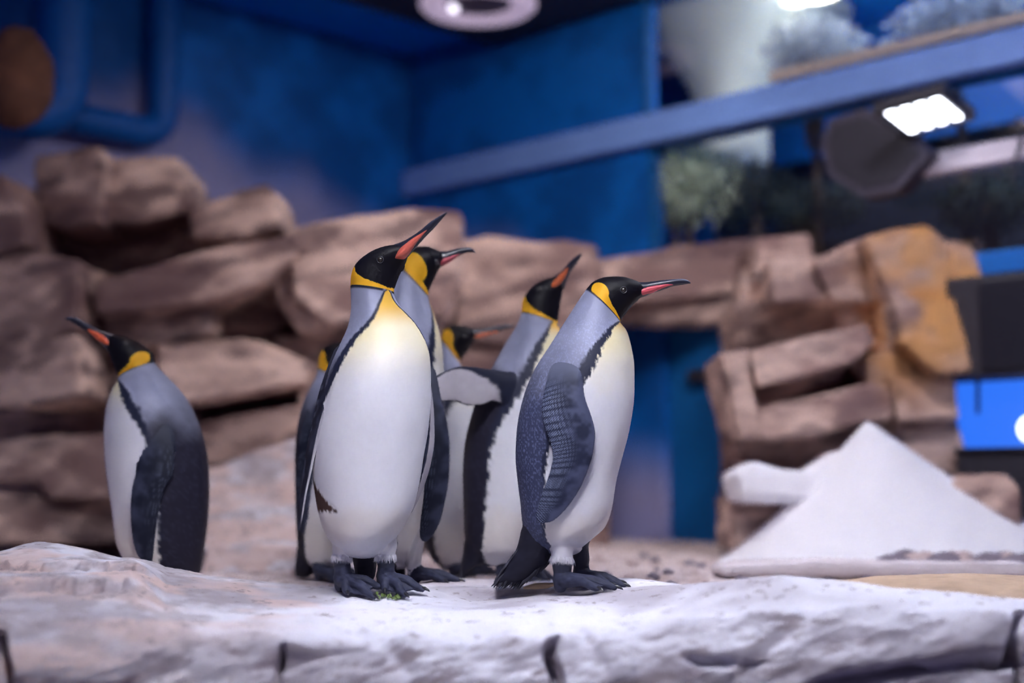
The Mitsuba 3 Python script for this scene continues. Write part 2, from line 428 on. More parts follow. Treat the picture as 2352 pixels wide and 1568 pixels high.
hl = CORNER + RD * 2.9 - RN * 0.55 + np.array([0, 0, 2.66])
tube_l = place(rbox(2.4, 0.10, 0.05, 0.02), frame(hl, RD, -RN, [0, 0, 1]) if np.linalg.det(frame(hl, RD, -RN, [0, 0, 1])[:3, :3]) > 0 else frame(hl, RD, RN, [0, 0, 1]))
scene['added_tube_lamp'] = {**mikit.ply(tube_l, 'pale_paint', smooth=40), 'emitter': {'type': 'area', 'radiance': rgb(7, 7.4, 7.4)}}  # unseen lamp added to light the plants and column
labels['added_tube_lamp'] = {'label': 'long tube lamp added to light the built plants, above the picture', 'category': 'lamp'}


def plant(key, px, py, rx, ry, off, n, m, lab, size=0.035, seed=0):
    """leaf crown around a pixel on a plane off metres behind the wall; each leaf a bent blade"""
    r = np.random.default_rng(seed)
    c = at_plane(px, py, CORNER - RN * off, RN)
    sx = rx / F * c[1]; sz = ry / F * c[1]
    V, Fc = [], []
    for i in range(n):
        d = r.normal(size=3); d /= np.linalg.norm(d)
        d *= r.uniform(0.25, 1.0) ** 0.6
        clump = 0.75 + 0.5 * meshkit.noise(np.array([d * 2.5 + seed]))[0]
        p = c + RD * d[0] * sx * clump + np.array([0, 0, d[2] * sz * clump]) - RN * d[1] * 0.22
        a = r.normal(size=3); a[2] -= 0.6; a /= np.linalg.norm(a)
        b = np.cross(a, r.normal(size=3)); b /= np.linalg.norm(b)
        L, W = size * r.uniform(0.7, 1.4), size * r.uniform(0.2, 0.35)
        q = np.cross(a, b) * L * 0.15
        k = len(V)
        V += [p, p + a * L * .5 + b * W + q, p + a * L, p + a * L * .5 - b * W + q]
        Fc += [[k, k + 1, k + 2], [k, k + 2, k + 3]]
    add(key + '__leaves', tm(V, Fc), m, kind='stuff')
    zb = c[2] - sz
    st = []
    for i in range(5):
        o = c + RD * r.uniform(-.5, .5) * sx - RN * r.uniform(-.1, .1) + [0, 0, r.uniform(-.3, .6) * sz]
        st.append(tube([np.array([c[0], c[1], zb - 0.3]) + (o - c) * [.2, .2, 0], (o + c) / 2, o], [0.018, 0.011, 0.004], 7))
    st.append(tube([[c[0], c[1], -0.02], [c[0] + .01, c[1], zb * .5], [c[0], c[1], zb - .25]], [0.03, 0.026, 0.02], 8))
    add(key + '__stem', trimesh.util.concatenate(st), 'bark_mat', smooth=True)
    labels[key] = {'label': lab, 'category': 'plant'}


plant('reflected_plant', 1570, 425, 150, 95, 0.25, 1900, 'leaf_pale', 'pale green leafy plant for reflected foliage, built behind the lower window, just right of the blue wall', 0.04, 1)
plant('reflected_plant_001', 1730, 440, 90, 80, 0.45, 700, 'leaf_dark', 'dark leafy plant for reflected foliage, built behind the lower window between the pale plant and the loudspeaker', 0.04, 2)
plant('reflected_plant_002', 1880, 470, 110, 60, 0.5, 700, 'leaf_dark', 'dark low leafy plant for reflected foliage, built behind the lower window under the loudspeaker', 0.04, 3)
plant('reflected_plant_003', 2270, 470, 110, 70, 0.4, 800, 'leaf_dark', 'dark leafy plant for reflected foliage, built behind the golden rock, at the right edge under the pale beam', 0.04, 4)
plant('reflected_plant_004', 1870, 120, 120, 80, 0.4, 1000, 'leaf_blue', 'greyish leafy plant for reflected foliage, built behind the upper window beside the warm globe lamp', 0.045, 5)
plant('reflected_plant_005', 2200, 40, 170, 60, 0.5, 1000, 'leaf_blue', 'bluish leafy plant for reflected foliage, built at the top right corner behind the upper window', 0.045, 6)
add('wall_hall_panel', prism(sg.box(1.3, 2.06, 6.2, CEIL), CORNER - RN * 1.38, RD, [0, 0, 1], -RN, 0.06), 'blue_paint', kind='structure')  # blue backdrop added behind the built reflections

# right edge: dark cabinet above a backlit blue panel
cz0, cz1 = rw(2300, 868)[1], rw(2300, 640)[1]
add('wall_cabinet__body', wbox(rw(2215, 750)[0], TR - 0.2, cz0, cz1, 0.0, 0.14), 'dark_mat')
add('wall_cabinet__door', wbox(rw(2290, 750)[0], TR - 0.22, cz0 + 0.02, cz1 - 0.02, 0.14, 0.012), 'black_metal')
labels['wall_cabinet'] = {'label': 'dark wall cabinet right of the golden rock tower, above the glowing blue panel', 'category': 'cabinet'}
b = screen_hole.bounds
q = np.array([on_rw(t, z, -0.10) for t, z in ((b[0], b[1]), (b[2], b[1]), (b[2], b[3]), (b[0], b[3]))])


scene['backlit_panel__screen'] = {**mikit.ply(tm(q, [[0, 1, 2], [0, 2, 3]]), 'dark_mat', uv=[[0, 0], [1, 0], [1, 1], [0, 1]]), 'emitter': {'type': 'area', 'radiance': rgb(0.012, 0.075, 0.40)}}
bb = trimesh.creation.icosphere(3, 0.055)
bb.apply_translation(on_rw(*rw(2372, 985, -0.04), -0.04))
scene['backlit_panel__bulb'] = {**mikit.ply(bb, 'pale_paint', smooth=True), 'emitter': {'type': 'area', 'radiance': rgb(1.1, 1.2, 1.5)}}
fr = screen_hole.buffer(0.012, join_style=2).difference(screen_hole.buffer(-0.006, join_style=2))
add('backlit_panel__frame', prism(fr, CORNER + RN * 0.012, RD, [0, 0, 1], -RN, 0.10), 'dark_mat')
add('backlit_panel__rod', tube([on_rw(*rw(2246, 866, 0.02), 0.02), on_rw(*rw(2246, 950, 0.02), 0.02)], 0.008, 10), 'dark_mat', smooth=40)
labels['backlit_panel'] = {'label': 'glowing blue backlit panel low on the wall right of the rock tower', 'category': 'light panel'}
add('low_cabinet__body', wbox(rw(2232, 1100)[0], TR - 0.2, -0.05, rw(2300, 1036)[1], 0.0, 0.12), 'dark_mat')
add('low_cabinet__top', wbox(rw(2228, 1100)[0], TR - 0.19, rw(2300, 1036)[1] - .004, rw(2300, 1036)[1] + 0.012, -0.0, 0.14, r=0.004), 'black_metal')
labels['low_cabinet'] = {'label': 'low black cabinet on the floor under the glowing blue panel', 'category': 'cabinet'}

# ------------------------------------------------------------------ floor
gx, gy = np.meshgrid(np.linspace(-3.4, 3.6, 280), np.linspace(3.55, 8.4, 220), indexing='ij')
gz = 0.012 * (meshkit.fbm(np.stack([gx * 5, gy * 5, 0 * gx], -1), 4, 3) - 0.5) * 2 + 0.004 - 0.03 * np.clip((-gx - 0.6) / 0.6, 0, 1)


def grid_mesh(X, Y, Z):
    a, b = X.shape
    i, j = np.meshgrid(np.arange(a - 1), np.arange(b - 1), indexing='ij')
    k = i * b + j
    f = np.vstack([np.stack([k, k + b, k + b + 1], -1).reshape(-1, 3), np.stack([k, k + b + 1, k + 1], -1).reshape(-1, 3)])
    return tm(np.stack([X, Y, Z], -1).reshape(-1, 3), f)


add('floor', grid_mesh(gx, gy, gz), 'gravel_mat', kind='structure', smooth=True)


# ------------------------------------------------------------------ rocks
def stone_mesh(poly, Y, th, seed, edge=0.011, ref=0.021, amp=0.016, gx=None, gz=None, smooth=1, facet=1.0, grow=0.005):
    """outline in pixels at depth Y -> a rounded, displaced, split-faced stone th deep"""
    r = np.random.default_rng(seed)
    P = np.array([at(a, b, Y)[[0, 2]] for a, b in poly])
    g = sg.Polygon(P).buffer(0)
    if g.geom_type != 'Polygon':
        g = max(g.geoms, key=lambda q: q.area)
    e = min(edge, 0.3 * math.sqrt(g.area))
    g = g.buffer(-e * 0.8).buffer(e * 0.8 + grow)
    if g.geom_type != 'Polygon':
        g = max(g.geoms, key=lambda q: q.area)
    sl = []
    for ins, z0, z1 in ((e, 0, th), (e * 0.35, e * 0.4, th - e * .4), (0.0, e, th - e)):
        q = g.buffer(-ins)
        if q.is_empty:
            continue
        q = q if q.geom_type == 'Polygon' else max(q.geoms, key=lambda w: w.area)
        c = m3.CrossSection([np.array(sg.polygon.orient(q).exterior.coords)[:-1]])
        sl.append(m3.Manifold.extrude(c, z1 - z0).translate((0, 0, z0)))
    m = m3.Manifold.batch_boolean(sl, m3.OpType.Add).refine_to_length(ref)
    t = man_to_tm(m)
    if smooth:
        trimesh.smoothing.filter_taubin(t, iterations=smooth)
    v = np.array(t.vertices)
    c = v.mean(0)
    gx = r.uniform(-.25, .25) if gx is None else gx
    gz = r.uniform(-.05, .3) if gz is None else gz
    w = np.stack([v[:, 0], Y + v[:, 2] + gx * (v[:, 0] - c[0]) + gz * (v[:, 1] - c[1]), v[:, 1]], -1)
    n = np.array(tm(w, t.faces).vertex_normals)
    d = amp * 2.4 * (meshkit.fbm(w * 3.5 + seed, 3, seed) - .5) + amp * (meshkit.fbm(w * [9, 9, 18], 3, seed + 1) - .5)
    # broken faces: every facet its own depth and tilt, a dark joint between facets
    lo, hi = w[:, [0, 2]].min(0), w[:, [0, 2]].max(0)
    nc = max(2, int((hi - lo).prod() / 0.022))
    ce = lo + r.random((nc, 2)) * (hi - lo)
    sk = np.array([1.0, 1.6])
    wq = w[:, [0, 2]] + 0.05 * (np.stack([meshkit.fbm(w * 5, 3, seed + 5), meshkit.fbm(w * 5 + 9, 3, seed + 6)], -1) - .5)
    dd, ii = cKDTree(ce * sk).query(wq * sk, k=2)
    off = r.uniform(-.045, .045, nc); tx, tz = r.uniform(-.4, .4, nc), r.uniform(-.2, .45, nc)
    k0 = ii[:, 0]
    dl = off[k0] + tx[k0] * (w[:, 0] - ce[k0, 0]) + tz[k0] * (w[:, 2] - ce[k0, 1]) + 0.035 * np.exp(-((dd[:, 1] - dd[:, 0]) / .018) ** 2)
    w[:, 1] += facet * dl * np.clip(-n[:, 1] * 1.5, 0, 1)
    t2 = tm(w + n * d[:, None], t.faces)
    if t2.volume < 0:
        t2.invert()
    return t2


def rocks(key, items, seed0, lab, m='rock_mat'):
    for k, it in enumerate(items):
        poly, Y, th = it[:3]
        kw = it[3] if len(it) > 3 else {}
        kw = dict(kw)
        mm = kw.pop('m', m)
        add(key + '__stone', stone_mesh(poly, Y, th, seed0 + k, **kw), mm, smooth=35)
    labels[key] = {'label': lab, 'category': 'rock wall'}


LEFT = [
    ([(62, 348), (225, 340), (243, 400), (236, 515), (165, 530), (98, 512), (72, 420)], 5.75, .5, dict(gx=-.35)),
    ([(247, 372), (395, 355), (424, 430), (432, 478), (330, 512), (246, 515)], 5.85, .5),
    ([(430, 478), (560, 437), (612, 425), (637, 450), (642, 525), (560, 548), (440, 540)], 5.8, .5),
    ([(-60, 390), (10, 410), (48, 480), (60, 560), (-60, 600)], 5.5, .5),
    ([(50, 505), (160, 520), (340, 510), (440, 530), (645, 515), (640, 560), (420, 610), (230, 660), (60, 620)], 6.15, .4, dict(gz=-.5)),
    ([(228, 655), (400, 592), (662, 530), (690, 560), (600, 640), (480, 692), (236, 724)], 5.55, .6, dict(gz=.35)),
    ([(660, 533), (850, 486), (945, 474), (1050, 476), (1052, 640), (1010, 725), (760, 745), (690, 690)], 5.75, .6, dict(gz=.3)),
    ([(236, 722), (480, 698), (475, 765), (360, 792), (245, 800)], 5.65, .5),
    ([(480, 600), (600, 610), (690, 690), (620, 770), (470, 765)], 6.0, .4, dict(gz=-.2)),
    ([(600, 560), (690, 570), (770, 740), (690, 760), (640, 690)], 5.72, .5),
    ([(365, 795), (560, 772), (700, 830), (690, 875), (430, 925), (378, 885)], 5.6, .6, dict(gz=.4)),
    ([(620, 770), (800, 745), (1010, 730), (1000, 880), (700, 890)], 5.85, .5),
    ([(-60, 590), (60, 570), (178, 600), (186, 760), (80, 790), (-60, 800)], 5.45, .6),
    ([(-60, 800), (80, 790), (176, 775), (188, 905), (60, 935), (-60, 930)], 5.4, .6),
    ([(215, 700), (245, 810), (370, 800), (380, 890), (300, 920), (210, 910)], 5.85, .5),
    ([(-60, 940), (240, 925), (460, 925), (460, 1010), (-60, 1015)], 6.0, .4, dict(gz=-.3)),
    ([(-60, 1012), (120, 1000), (252, 1003), (330, 1010), (330, 1135), (120, 1140), (90, 1105), (-60, 1100)], 5.45, .6),
    ([(330, 1010), (520, 960), (690, 930), (690, 1000), (500, 1070), (330, 1100)], 5.75, .5, dict(gz=-.2)),
    ([(690, 890), (1010, 880), (1010, 1010), (690, 1005)], 5.9, .5),
    ([(-60, 1138), (275, 1138), (290, 1245), (-60, 1245)], 5.5, .5, dict(amp=.008, edge=.015)),
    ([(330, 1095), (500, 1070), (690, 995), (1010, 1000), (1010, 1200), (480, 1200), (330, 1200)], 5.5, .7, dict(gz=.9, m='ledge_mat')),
    ([(1052, 560), (1122, 543), (1250, 555), (1300, 545), (1368, 562), (1385, 640), (1380, 760), (1230, 800), (1052, 780)], 6.2, .45),
    ([(1045, 780), (1230, 795), (1385, 755), (1400, 960), (1250, 1000), (1045, 980)], 6.25, .4),
    ([(1010, 980), (1250, 1000), (1400, 960), (1400, 1260), (1010, 1260)], 6.2, .4),
]
rocks('rock_wall', LEFT, 100, 'long brown rock wall of stacked stones below the blue mural, behind the penguins')
for a, b, Yb in (((-80, 420), (1060, 1260), 6.3),):
    P = stone_mesh([(-80, 500), (60, 430), (420, 470), (640, 500), (1000, 560), (1060, 600), (1060, 1260), (-80, 1260)], 6.3, 0.15, 77, ref=.06)
    add('rock_wall__backing', P, 'rock_mat', smooth=35)

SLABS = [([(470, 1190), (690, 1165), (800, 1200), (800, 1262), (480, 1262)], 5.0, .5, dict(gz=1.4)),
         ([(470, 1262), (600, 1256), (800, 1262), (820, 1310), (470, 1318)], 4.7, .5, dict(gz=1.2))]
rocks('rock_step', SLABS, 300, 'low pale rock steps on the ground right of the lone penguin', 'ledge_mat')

RIGHT = [
    ([(1372, 600), (1480, 586), (1562, 560), (1742, 546), (1742, 665), (1600, 682), (1400, 700)], 6.35, .3),
    ([(1738, 550), (1862, 538), (1872, 600), (1790, 650), (1740, 650)], 5.95, .5),
    ([(1400, 690), (1600, 680), (1780, 660), (1780, 735), (1690, 740), (1440, 735)], 6.4, .25, dict(gz=-.4)),
    ([(1688, 700), (1930, 690), (1945, 780), (1700, 810)], 5.95, .45, dict(gz=-.5)),
    ([(1772, 600), (1900, 588), (1912, 685), (1780, 695)], 5.7, .5),
    ([(1868, 600), (1985, 548), (2045, 590), (2045, 690), (1912, 692)], 5.65, .5),
    ([(1985, 548), (2050, 528), (2130, 514), (2192, 556), (2200, 685), (2050, 695)], 5.5, .6),
    ([(2188, 548), (2232, 560), (2256, 605), (2262, 705), (2200, 700)], 5.5, .6),
    ([(2055, 690), (2200, 684), (2262, 700), (2263, 842), (2150, 856), (2070, 790)], 5.45, .6),
    ([(1935, 690), (2055, 692), (2075, 800), (1950, 800)], 5.75, .5),
    ([(1718, 806), (1870, 768), (2008, 738), (2020, 780), (1960, 832), (1735, 890)], 5.35, .5, dict(gz=.4)),
    ([(1658, 812), (1720, 802), (1748, 1000), (1700, 1010), (1690, 950)], 5.3, .5),
    ([(1735, 885), (1935, 835), (1930, 870), (1740, 935)], 5.5, .5),
    ([(1950, 835), (2080, 790), (2100, 870), (2040, 905), (1985, 880)], 5.55, .5),
    ([(1738, 935), (2000, 880), (2045, 908), (2032, 962), (1860, 1003), (1745, 1003)], 5.3, .5, dict(gz=.3)),
    ([(1690, 1000), (1950, 992), (2040, 965), (2070, 1060), (1700, 1100)], 5.65, .5, dict(gz=-.2)),
    ([(2045, 868), (2200, 860), (2206, 960), (2060, 965)], 5.5, .5),
    ([(2050, 962), (2205, 955), (2216, 1030), (2232, 1085), (2080, 1090)], 5.55, .5),
    ([(1690, 1150), (1830, 1140), (1955, 1150), (1935, 1240), (1850, 1262), (1686, 1262)], 5.2, .5),
    ([(1690, 1090), (1960, 1060), (2240, 1080), (2240, 1262), (1690, 1262)], 5.75, .4),
]
rocks('rock_tower', RIGHT, 200, 'tall golden brown rock tower of stacked stones right of the blue door, behind the snow')
add('rock_tower__backing', stone_mesh([(1700, 620), (1900, 600), (2200, 600), (2240, 840), (2180, 1262), (1720, 1262), (1700, 820)], 6.0, .12, 78, ref=.06, gx=0, gz=0), 'rock_mat', smooth=35)
add('boulder', stone_mesh([(2190, 1112), (2255, 1092), (2318, 1090), (2342, 1122), (2342, 1215), (2270, 1215), (2200, 1185)], 4.95, .35, 250), 'rock_mat',
    'single pinkish boulder at the right end of the snow heap', 'boulder', smooth=35)
lump = trimesh.creation.icosphere(5, 1.0)
lv = np.array(lump.vertices)
lv = lv * (1 + 0.35 * (meshkit.fbm(lv * 1.6 + 5, 4, 9) - .5)[:, None]) * [0.15, 0.14, 0.20]
lump = tm(lv + at(38, 180, 5.55), lump.faces)
add('hanging_rock', lump, 'brown_mat', 'dark brown rough lump of rock in front of the thick duct at upper left', 'rock', smooth=True)

# snow heap
xs, ys = np.meshgrid(np.linspace(-1.0, 1.0, 130), np.linspace(-0.8, 0.7, 110), indexing='ij')
ap = at(1992, 962, 5.1)
H = ap[2]
rad = np.sqrt((xs / np.where(xs < 0, 0.56, 0.86)) ** 2 + (ys / 0.5) ** 2)
z = H * np.clip(1 - rad, 0, 1) ** 1.25
z = np.minimum(z, H - 0.01 * np.exp(-(rad / .06) ** 2))
z2 = 0.215 * np.exp(-((xs + 0.30) / 0.2) ** 4) * np.clip(1 - ((ys - 0.16) / 0.14) ** 2, 0, 1)
z = np.maximum(z, 0) + 0.012 * (meshkit.fbm(np.stack([xs * 6, ys * 6, 0 * xs], -1), 3, 5) - .5)
z = np.where(rad > 1.05, -0.04, z)
sp = np.stack([xs + ap[0], ys + ap[1], z], -1)
add('snow_heap__pile', grid_mesh(sp[..., 0], sp[..., 1], sp[..., 2]), 'snow_mat', smooth=True)
add('snow_heap__shelf', stone_mesh([(1688, 1092), (1740, 1064), (1800, 1082), (1880, 1086), (1955, 1035), (2030, 1040), (2030, 1158), (1700, 1150)], 5.02, .4, 260, amp=.01, edge=.03, facet=.3), 'snow_mat', smooth=35)
labels['snow_heap'] = {'label': 'white pointed heap of snow in front of the rock tower on the right', 'category': 'snow heap'}

# curb, sand and pebbles on the ground at right
add('floor__slab', stone_mesh([(1600, 1315), (1720, 1301), (1900, 1297), (2380, 1300), (2380, 1324), (1900, 1324), (1600, 1322)], 4.1, .22, 270, gz=0, gx=0, edge=.012, amp=.006, facet=0), 'curb_mat', smooth=35)
sx_, sy_ = np.meshgrid(np.linspace(-0.6, 0.7, 90), np.linspace(-0.35, 0.35, 60), indexing='ij')
so = at(2240, 1330, 3.55)
sz_ = 0.055 * np.clip(1 - (sx_ / .58) ** 2 - (sy_ / .33) ** 2, -0.4, 1) + 0.01 * (meshkit.fbm(np.stack([sx_ * 9, sy_ * 9, 0 * sx_], -1), 3, 5) - .5)
add('sand_mound', grid_mesh(sx_ + so[0], sy_ + so[1], sz_ + 0.0), 'sand_mat', 'low tan mound of sand behind the right end of the front rock ledge', 'sand mound', smooth=True)
PEB = []
for k in range(4):
    s = trimesh.creation.icosphere(2, 1.0)
    v = np.array(s.vertices)
    v = v * (1 + 0.5 * (meshkit.fbm(v * 1.4 + k * 7, 3, k) - .5)[:, None]) * [1, .85, .65]
    PEB.append((tm(v, s.faces)))
PPLY = [[mikit.ply(q, mm, smooth=True) for q in PEB] for mm in ('pebble_mat', 'pebble_dark')]
r = np.random.default_rng(21)
cnt = 0


def pebble(x, y, rad, dark):
    global cnt
    key = 'floor__pebble' + (f'_{cnt:03d}' if cnt else '')
    cnt += 1
    zf = 0.003
    scene[key] = {**PPLY[dark][r.integers(4)], 'to_world': T().translate([x, y, zf + rad * .25]).rotate([0, 0, 1], r.uniform(0, 360)).scale(rad)}


for i in range(150):
    x, y = r.uniform(0.25, 2.0), r.uniform(3.75, 5.3)
    if x / y < .34:
        pebble(x, y, r.uniform(0.008, 0.022), int(r.random() < .25))
for i in range(70):
    p = at(r.uniform(2030, 2380), 1290, r.uniform(4.3, 4.6))
    pebble(p[0], p[1], r.uniform(0.03, 0.07), int(r.random() < .55))
for i in range(40):
    x, y = r.uniform(-0.75, 0.2), r.uniform(4.2, 5.2)
    pebble(x, y, r.uniform(0.006, 0.016), 0)


# ------------------------------------------------------------------ front ledge
def interp(x, pts):
    a = np.array(pts, float)
    return PchipInterpolator(a[:, 0], a[:, 1])(np.clip(x, a[0, 0], a[-1, 0]))


def pxX(px, Y):
    return (px - CX) / F * Y


SIL = [(-300, 1275), (0, 1264), (100, 1242), (200, 1256), (300, 1279), (460, 1311), (600, 1329), (760, 1341), (1000, 1338), (1290, 1344), (1440, 1342), (1600, 1331), (1790, 1318), (1950, 1330), (2050, 1346), (2200, 1356), (2352, 1373), (2700, 1392)]
YC = [(-300, 3.55), (300, 3.55), (700, 3.56), (1250, 3.56), (1500, 3.35), (1790, 3.05), (2352, 3.0), (2700, 3.0)]
LIPY = [(-300, 2.72), (300, 2.76), (660, 2.80), (1250, 2.86), (1500, 2.84), (1800, 2.82), (2352, 2.74), (2700, 2.7)]
LIPZ = [(-300, .03), (200, .02), (660, -.015), (1250, -.015), (1500, .015), (1800, .045), (2100, .03), (2352, .0), (2700, -.01)]
nx, nf, nt = 900, 150, 360
pxs = np.linspace(-260, 2620, nx)                    # columns, as pixels at 3 m
Xc = (pxs - CX) / F * 3.0
crest_y = interp(pxs, YC)
px_c = Xc / crest_y * F + CX                          # where the column crosses the crest
crest_z = CAMH - (interp(px_c, SIL) - HOR) / F * crest_y
lip_y, lip_z = interp(pxs, LIPY), interp(pxs, LIPZ)
q = np.linspace(0, 1, nt)
yb = crest_y + 0.5
TOPY = lip_y[:, None] + (yb - lip_y)[:, None] * q
XX = np.repeat(Xc[:, None], nt, 1)
u = np.clip((TOPY - lip_y[:, None]) / (crest_y - lip_y)[:, None], 0, 1)
hz = lip_z[:, None] + (crest_z - lip_z)[:, None] * (u * u * (3 - 2 * u))
# the flat terrace the two front birds stand on, and the small riser behind it
nz = meshkit.fbm(np.stack([XX * 7, TOPY * 7, 0 * XX], -1), 4, 31)
ter = 1 / (1 + np.exp(-(TOPY - 3.495 - 0.10 * (nz - .5)) / 0.006))
mid = np.exp(-np.clip(np.abs(XX + 0.10) - 0.33, 0, 9) ** 2 / 0.02)
flat = 0.0 + lip_z[:, None] * (1 - np.clip((TOPY - lip_y[:, None]) / .3, 0, 1)) + (crest_z[:, None]) * ter + ((0.008 + 0.14 * np.clip(TOPY - 3.33, 0, .12)) * np.clip((-.1 - XX) / .1, 0, 1) + (0.012 + .10 * np.clip(XX - .1, 0, .22)) * np.clip((XX + .02) / .1, 0, 1)) * (1 - ter) * np.clip((TOPY - 3.1) / .2, 0, 1)
hz = hz * (1 - mid) + flat * mid
# two ragged strata steps on the left rise
leftw = np.clip((390 - (XX / TOPY * F + CX)) / 80, 0, 1)
jit = meshkit.fbm(np.stack([XX * 9, 0 * XX + 3, 0 * XX], -1), 4, 33) - .5
sig = lambda y0, w: 1 / (1 + np.exp(-np.clip((TOPY - y0 - 0.14 * jit - 0.05 * (nz - .5)) / w, -30, 30)))
tz = lip_z[:, None] + (0.052 - lip_z[:, None]) * np.clip((TOPY - lip_y[:, None]) / (3.04 - lip_y[:, None]), 0, 1)
tz = tz + 0.030 * sig(3.05, .0045) + 0.022 * sig(3.28, .0035) + (np.maximum(crest_z[:, None], .098) - 0.104) * np.clip((TOPY - 3.30) / 0.25, 0, 1) ** .8
grv = lambda y0, a: -a * np.exp(-((TOPY - y0 - 0.14 * jit - 0.05 * (nz - .5) + .008) / .007) ** 2) * np.clip(meshkit.noise(np.stack([XX * 22, 0 * XX, 0 * XX], -1), 9) * 1.6 - .25, 0, 1)
tz = tz + grv(3.05, .022) + grv(3.28, .018)
rz = np.exp(-((TOPY - 3.05 - 0.14 * jit) / .05) ** 2) + np.exp(-((TOPY - 3.28 - 0.14 * jit) / .05) ** 2)
tz = tz + rz * (0.016 * (meshkit.fbm(np.stack([XX * 24, TOPY * 30, 0 * XX], -1), 4, 35) - .5) + 0.010 * (meshkit.noise(np.stack([XX * 70, TOPY * 70, 0 * XX], -1), 36) - .5))
hz = hz * (1 - leftw) + tz * leftw
over = np.clip((TOPY - crest_y[:, None]) / 0.45, 0, 1)
back = np.interp(Xc, [-1.2, -.5, -.2, .3, .6, 1.6], [.22, .20, .008, .008, .10, .12])
hz = hz - back[:, None] * over ** 1.3 - 0.03 * np.clip((over - .8) / .2, 0, 1)
hz += 0.010 * (meshkit.fbm(np.stack([XX * 6, TOPY * 6, hz * 10], -1), 4, 11) - .5) + 0.004 * (meshkit.fbm(np.stack([XX * 40, TOPY * 40, hz * 60], -1), 3, 12) - .5)
# front face: from the lip down
qf = np.linspace(1, 0, nf, endpoint=False)           # 1 = bottom
FZ = lip_z[:, None] - 0.42 * qf ** 1.25
roll = 0.075 * (1 - np.clip(qf / .30, 0, 1)) ** 2
FY = lip_y[:, None] - 0.075 * np.clip(qf / .30, 0, 1) ** 0.55 - 0.02 * qf
FX = np.repeat(Xc[:, None], nf, 1)
PX = np.concatenate([FX, XX], 1)
PY = np.concatenate([FY, TOPY], 1)
PZ = np.concatenate([FZ, hz], 1)
face = np.concatenate([np.ones(nf), np.clip(1 - (np.arange(nt) / 40.0), 0, 1)])[None, :]
P0 = np.stack([PX, PY, PZ], -1)
g1 = np.gradient(P0, axis=0); g2 = np.gradient(P0, axis=1)
NRM = np.cross(g1, g2); NRM /= np.linalg.norm(NRM, axis=-1, keepdims=True) + 1e-12
NRM *= np.sign(NRM[..., 2:3] - NRM[..., 1:2] + 1e-9)
rot = np.stack([PX * 0.96 + PZ * .28, PY, PZ * .96 - PX * .28], -1)
disp = face * (0.075 * (meshkit.fbm(rot * [4, 4, 6], 3, 41) - .5) + 0.032 * (meshkit.fbm(rot * [12, 12, 26], 4, 42) - .5) - 0.012 * np.exp(-((meshkit.noise(rot * [3, 3, 5], 43) - .5) / .04) ** 2))
# cracks: joints between the slabs (px at 2.7 m) and the slit
fr_px = PX / PY * F + CX
fpy = HOR - (PZ - CAMH) / PY * F


def jx(name, y):
    return {'a': 28 + 12 * np.sin(y / 30), 'b': 652 + 6 * np.sin(y / 25), 'c': 1272 + 10 * np.sin(y / 22) + (y - 1480) * -.06, 'd': 2326 + 8 * np.sin(y / 20)}[name]


JW = {'a': (11, 1440), 'b': (6, 1462), 'c': (13, 1445), 'd': (16, 1395)}
crk = np.zeros_like(disp)
for nme, (wd, y0) in JW.items():
    g = np.exp(-((fr_px - jx(nme, fpy)) / wd) ** 4) * np.clip((fpy - y0) / 25, 0, 1)
    crk = crk + 0.10 * g * (.6 + .9 * meshkit.noise(np.stack([PZ * 30, PX * 3, 0 * PX], -1), 8))
# step at joint b: the slab right of it sits back, darker top edge
disp -= 0.028 * np.clip((fr_px - 652) / 6, 0, 1) * np.clip((900 - fr_px) / 200, 0, 1) * np.clip((fpy - 1462 - 0.02 * (fr_px - 652)) / 10, 0, 1)
sl_y = 1500 + 14 * np.sin((fr_px - 1560) / 60)
disp -= 0.05 * np.exp(-((fpy - sl_y) / 9) ** 2) * np.clip((fr_px - 1555) / 50, 0, 1) * np.clip((1690 - fr_px) / 40, 0, 1)
dg = 1568 - (fr_px - 1850) * 0.16
disp -= 0.07 * np.exp(-((fpy - dg) / 16) ** 2) * np.clip((fr_px - 1820) / 60, 0, 1)
P1 = P0 + NRM * disp[..., None]
P1[..., 1] += crk
P1[..., 2] -= 0.25 * crk
edges = [-1e9, 28, 652, 1272, 2326, 1e9]
col_px = (Xc / 2.72) * F + CX
cut = [0] + [int(np.argmin(np.abs(col_px - e))) for e in edges[1:-1]] + [nx - 1]
ntot = nf + nt
for a, b in zip(cut[:-1], cut[1:]):
    if b > a:
        s = P1[a:b + 1]
        mm = grid_mesh(s[..., 0], s[..., 1], s[..., 2])
        if mm.face_normals[:, 2].mean() < 0:
            mm = tm(mm.vertices, mm.faces[:, ::-1])
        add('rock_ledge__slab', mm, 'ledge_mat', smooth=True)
labels['rock_ledge'] = {'label': 'pale cracked rock ledge across the whole foreground under the penguins', 'category': 'rock ledge'}
_tree = cKDTree(np.vstack([P1[:, nf:, :2].reshape(-1, 2), np.stack([gx, gy], -1).reshape(-1, 2)]))
_zz = np.concatenate([P1[:, nf:, 2].ravel(), gz.ravel()])


def ground(x, y):
    i = _tree.query_ball_point([x, y], 0.02)
    return float(np.max(_zz[i])) if len(i) else 0.0


# ------------------------------------------------------------------ penguins
NAVY = np.array([0.012, 0.014, 0.030])
BLACK = np.array([0.0035, 0.0032, 0.0055])
WHITE = np.array([0.80, 0.79, 0.82])


def sstep(a, b, x):
    t = np.clip((x - a) / (b - a), 0, 1)
    return t * t * (3 - 2 * t)


def mixc(a, b, t):
    return np.asarray(a) * (1 - t[:, None]) + np.asarray(b) * t[:, None]


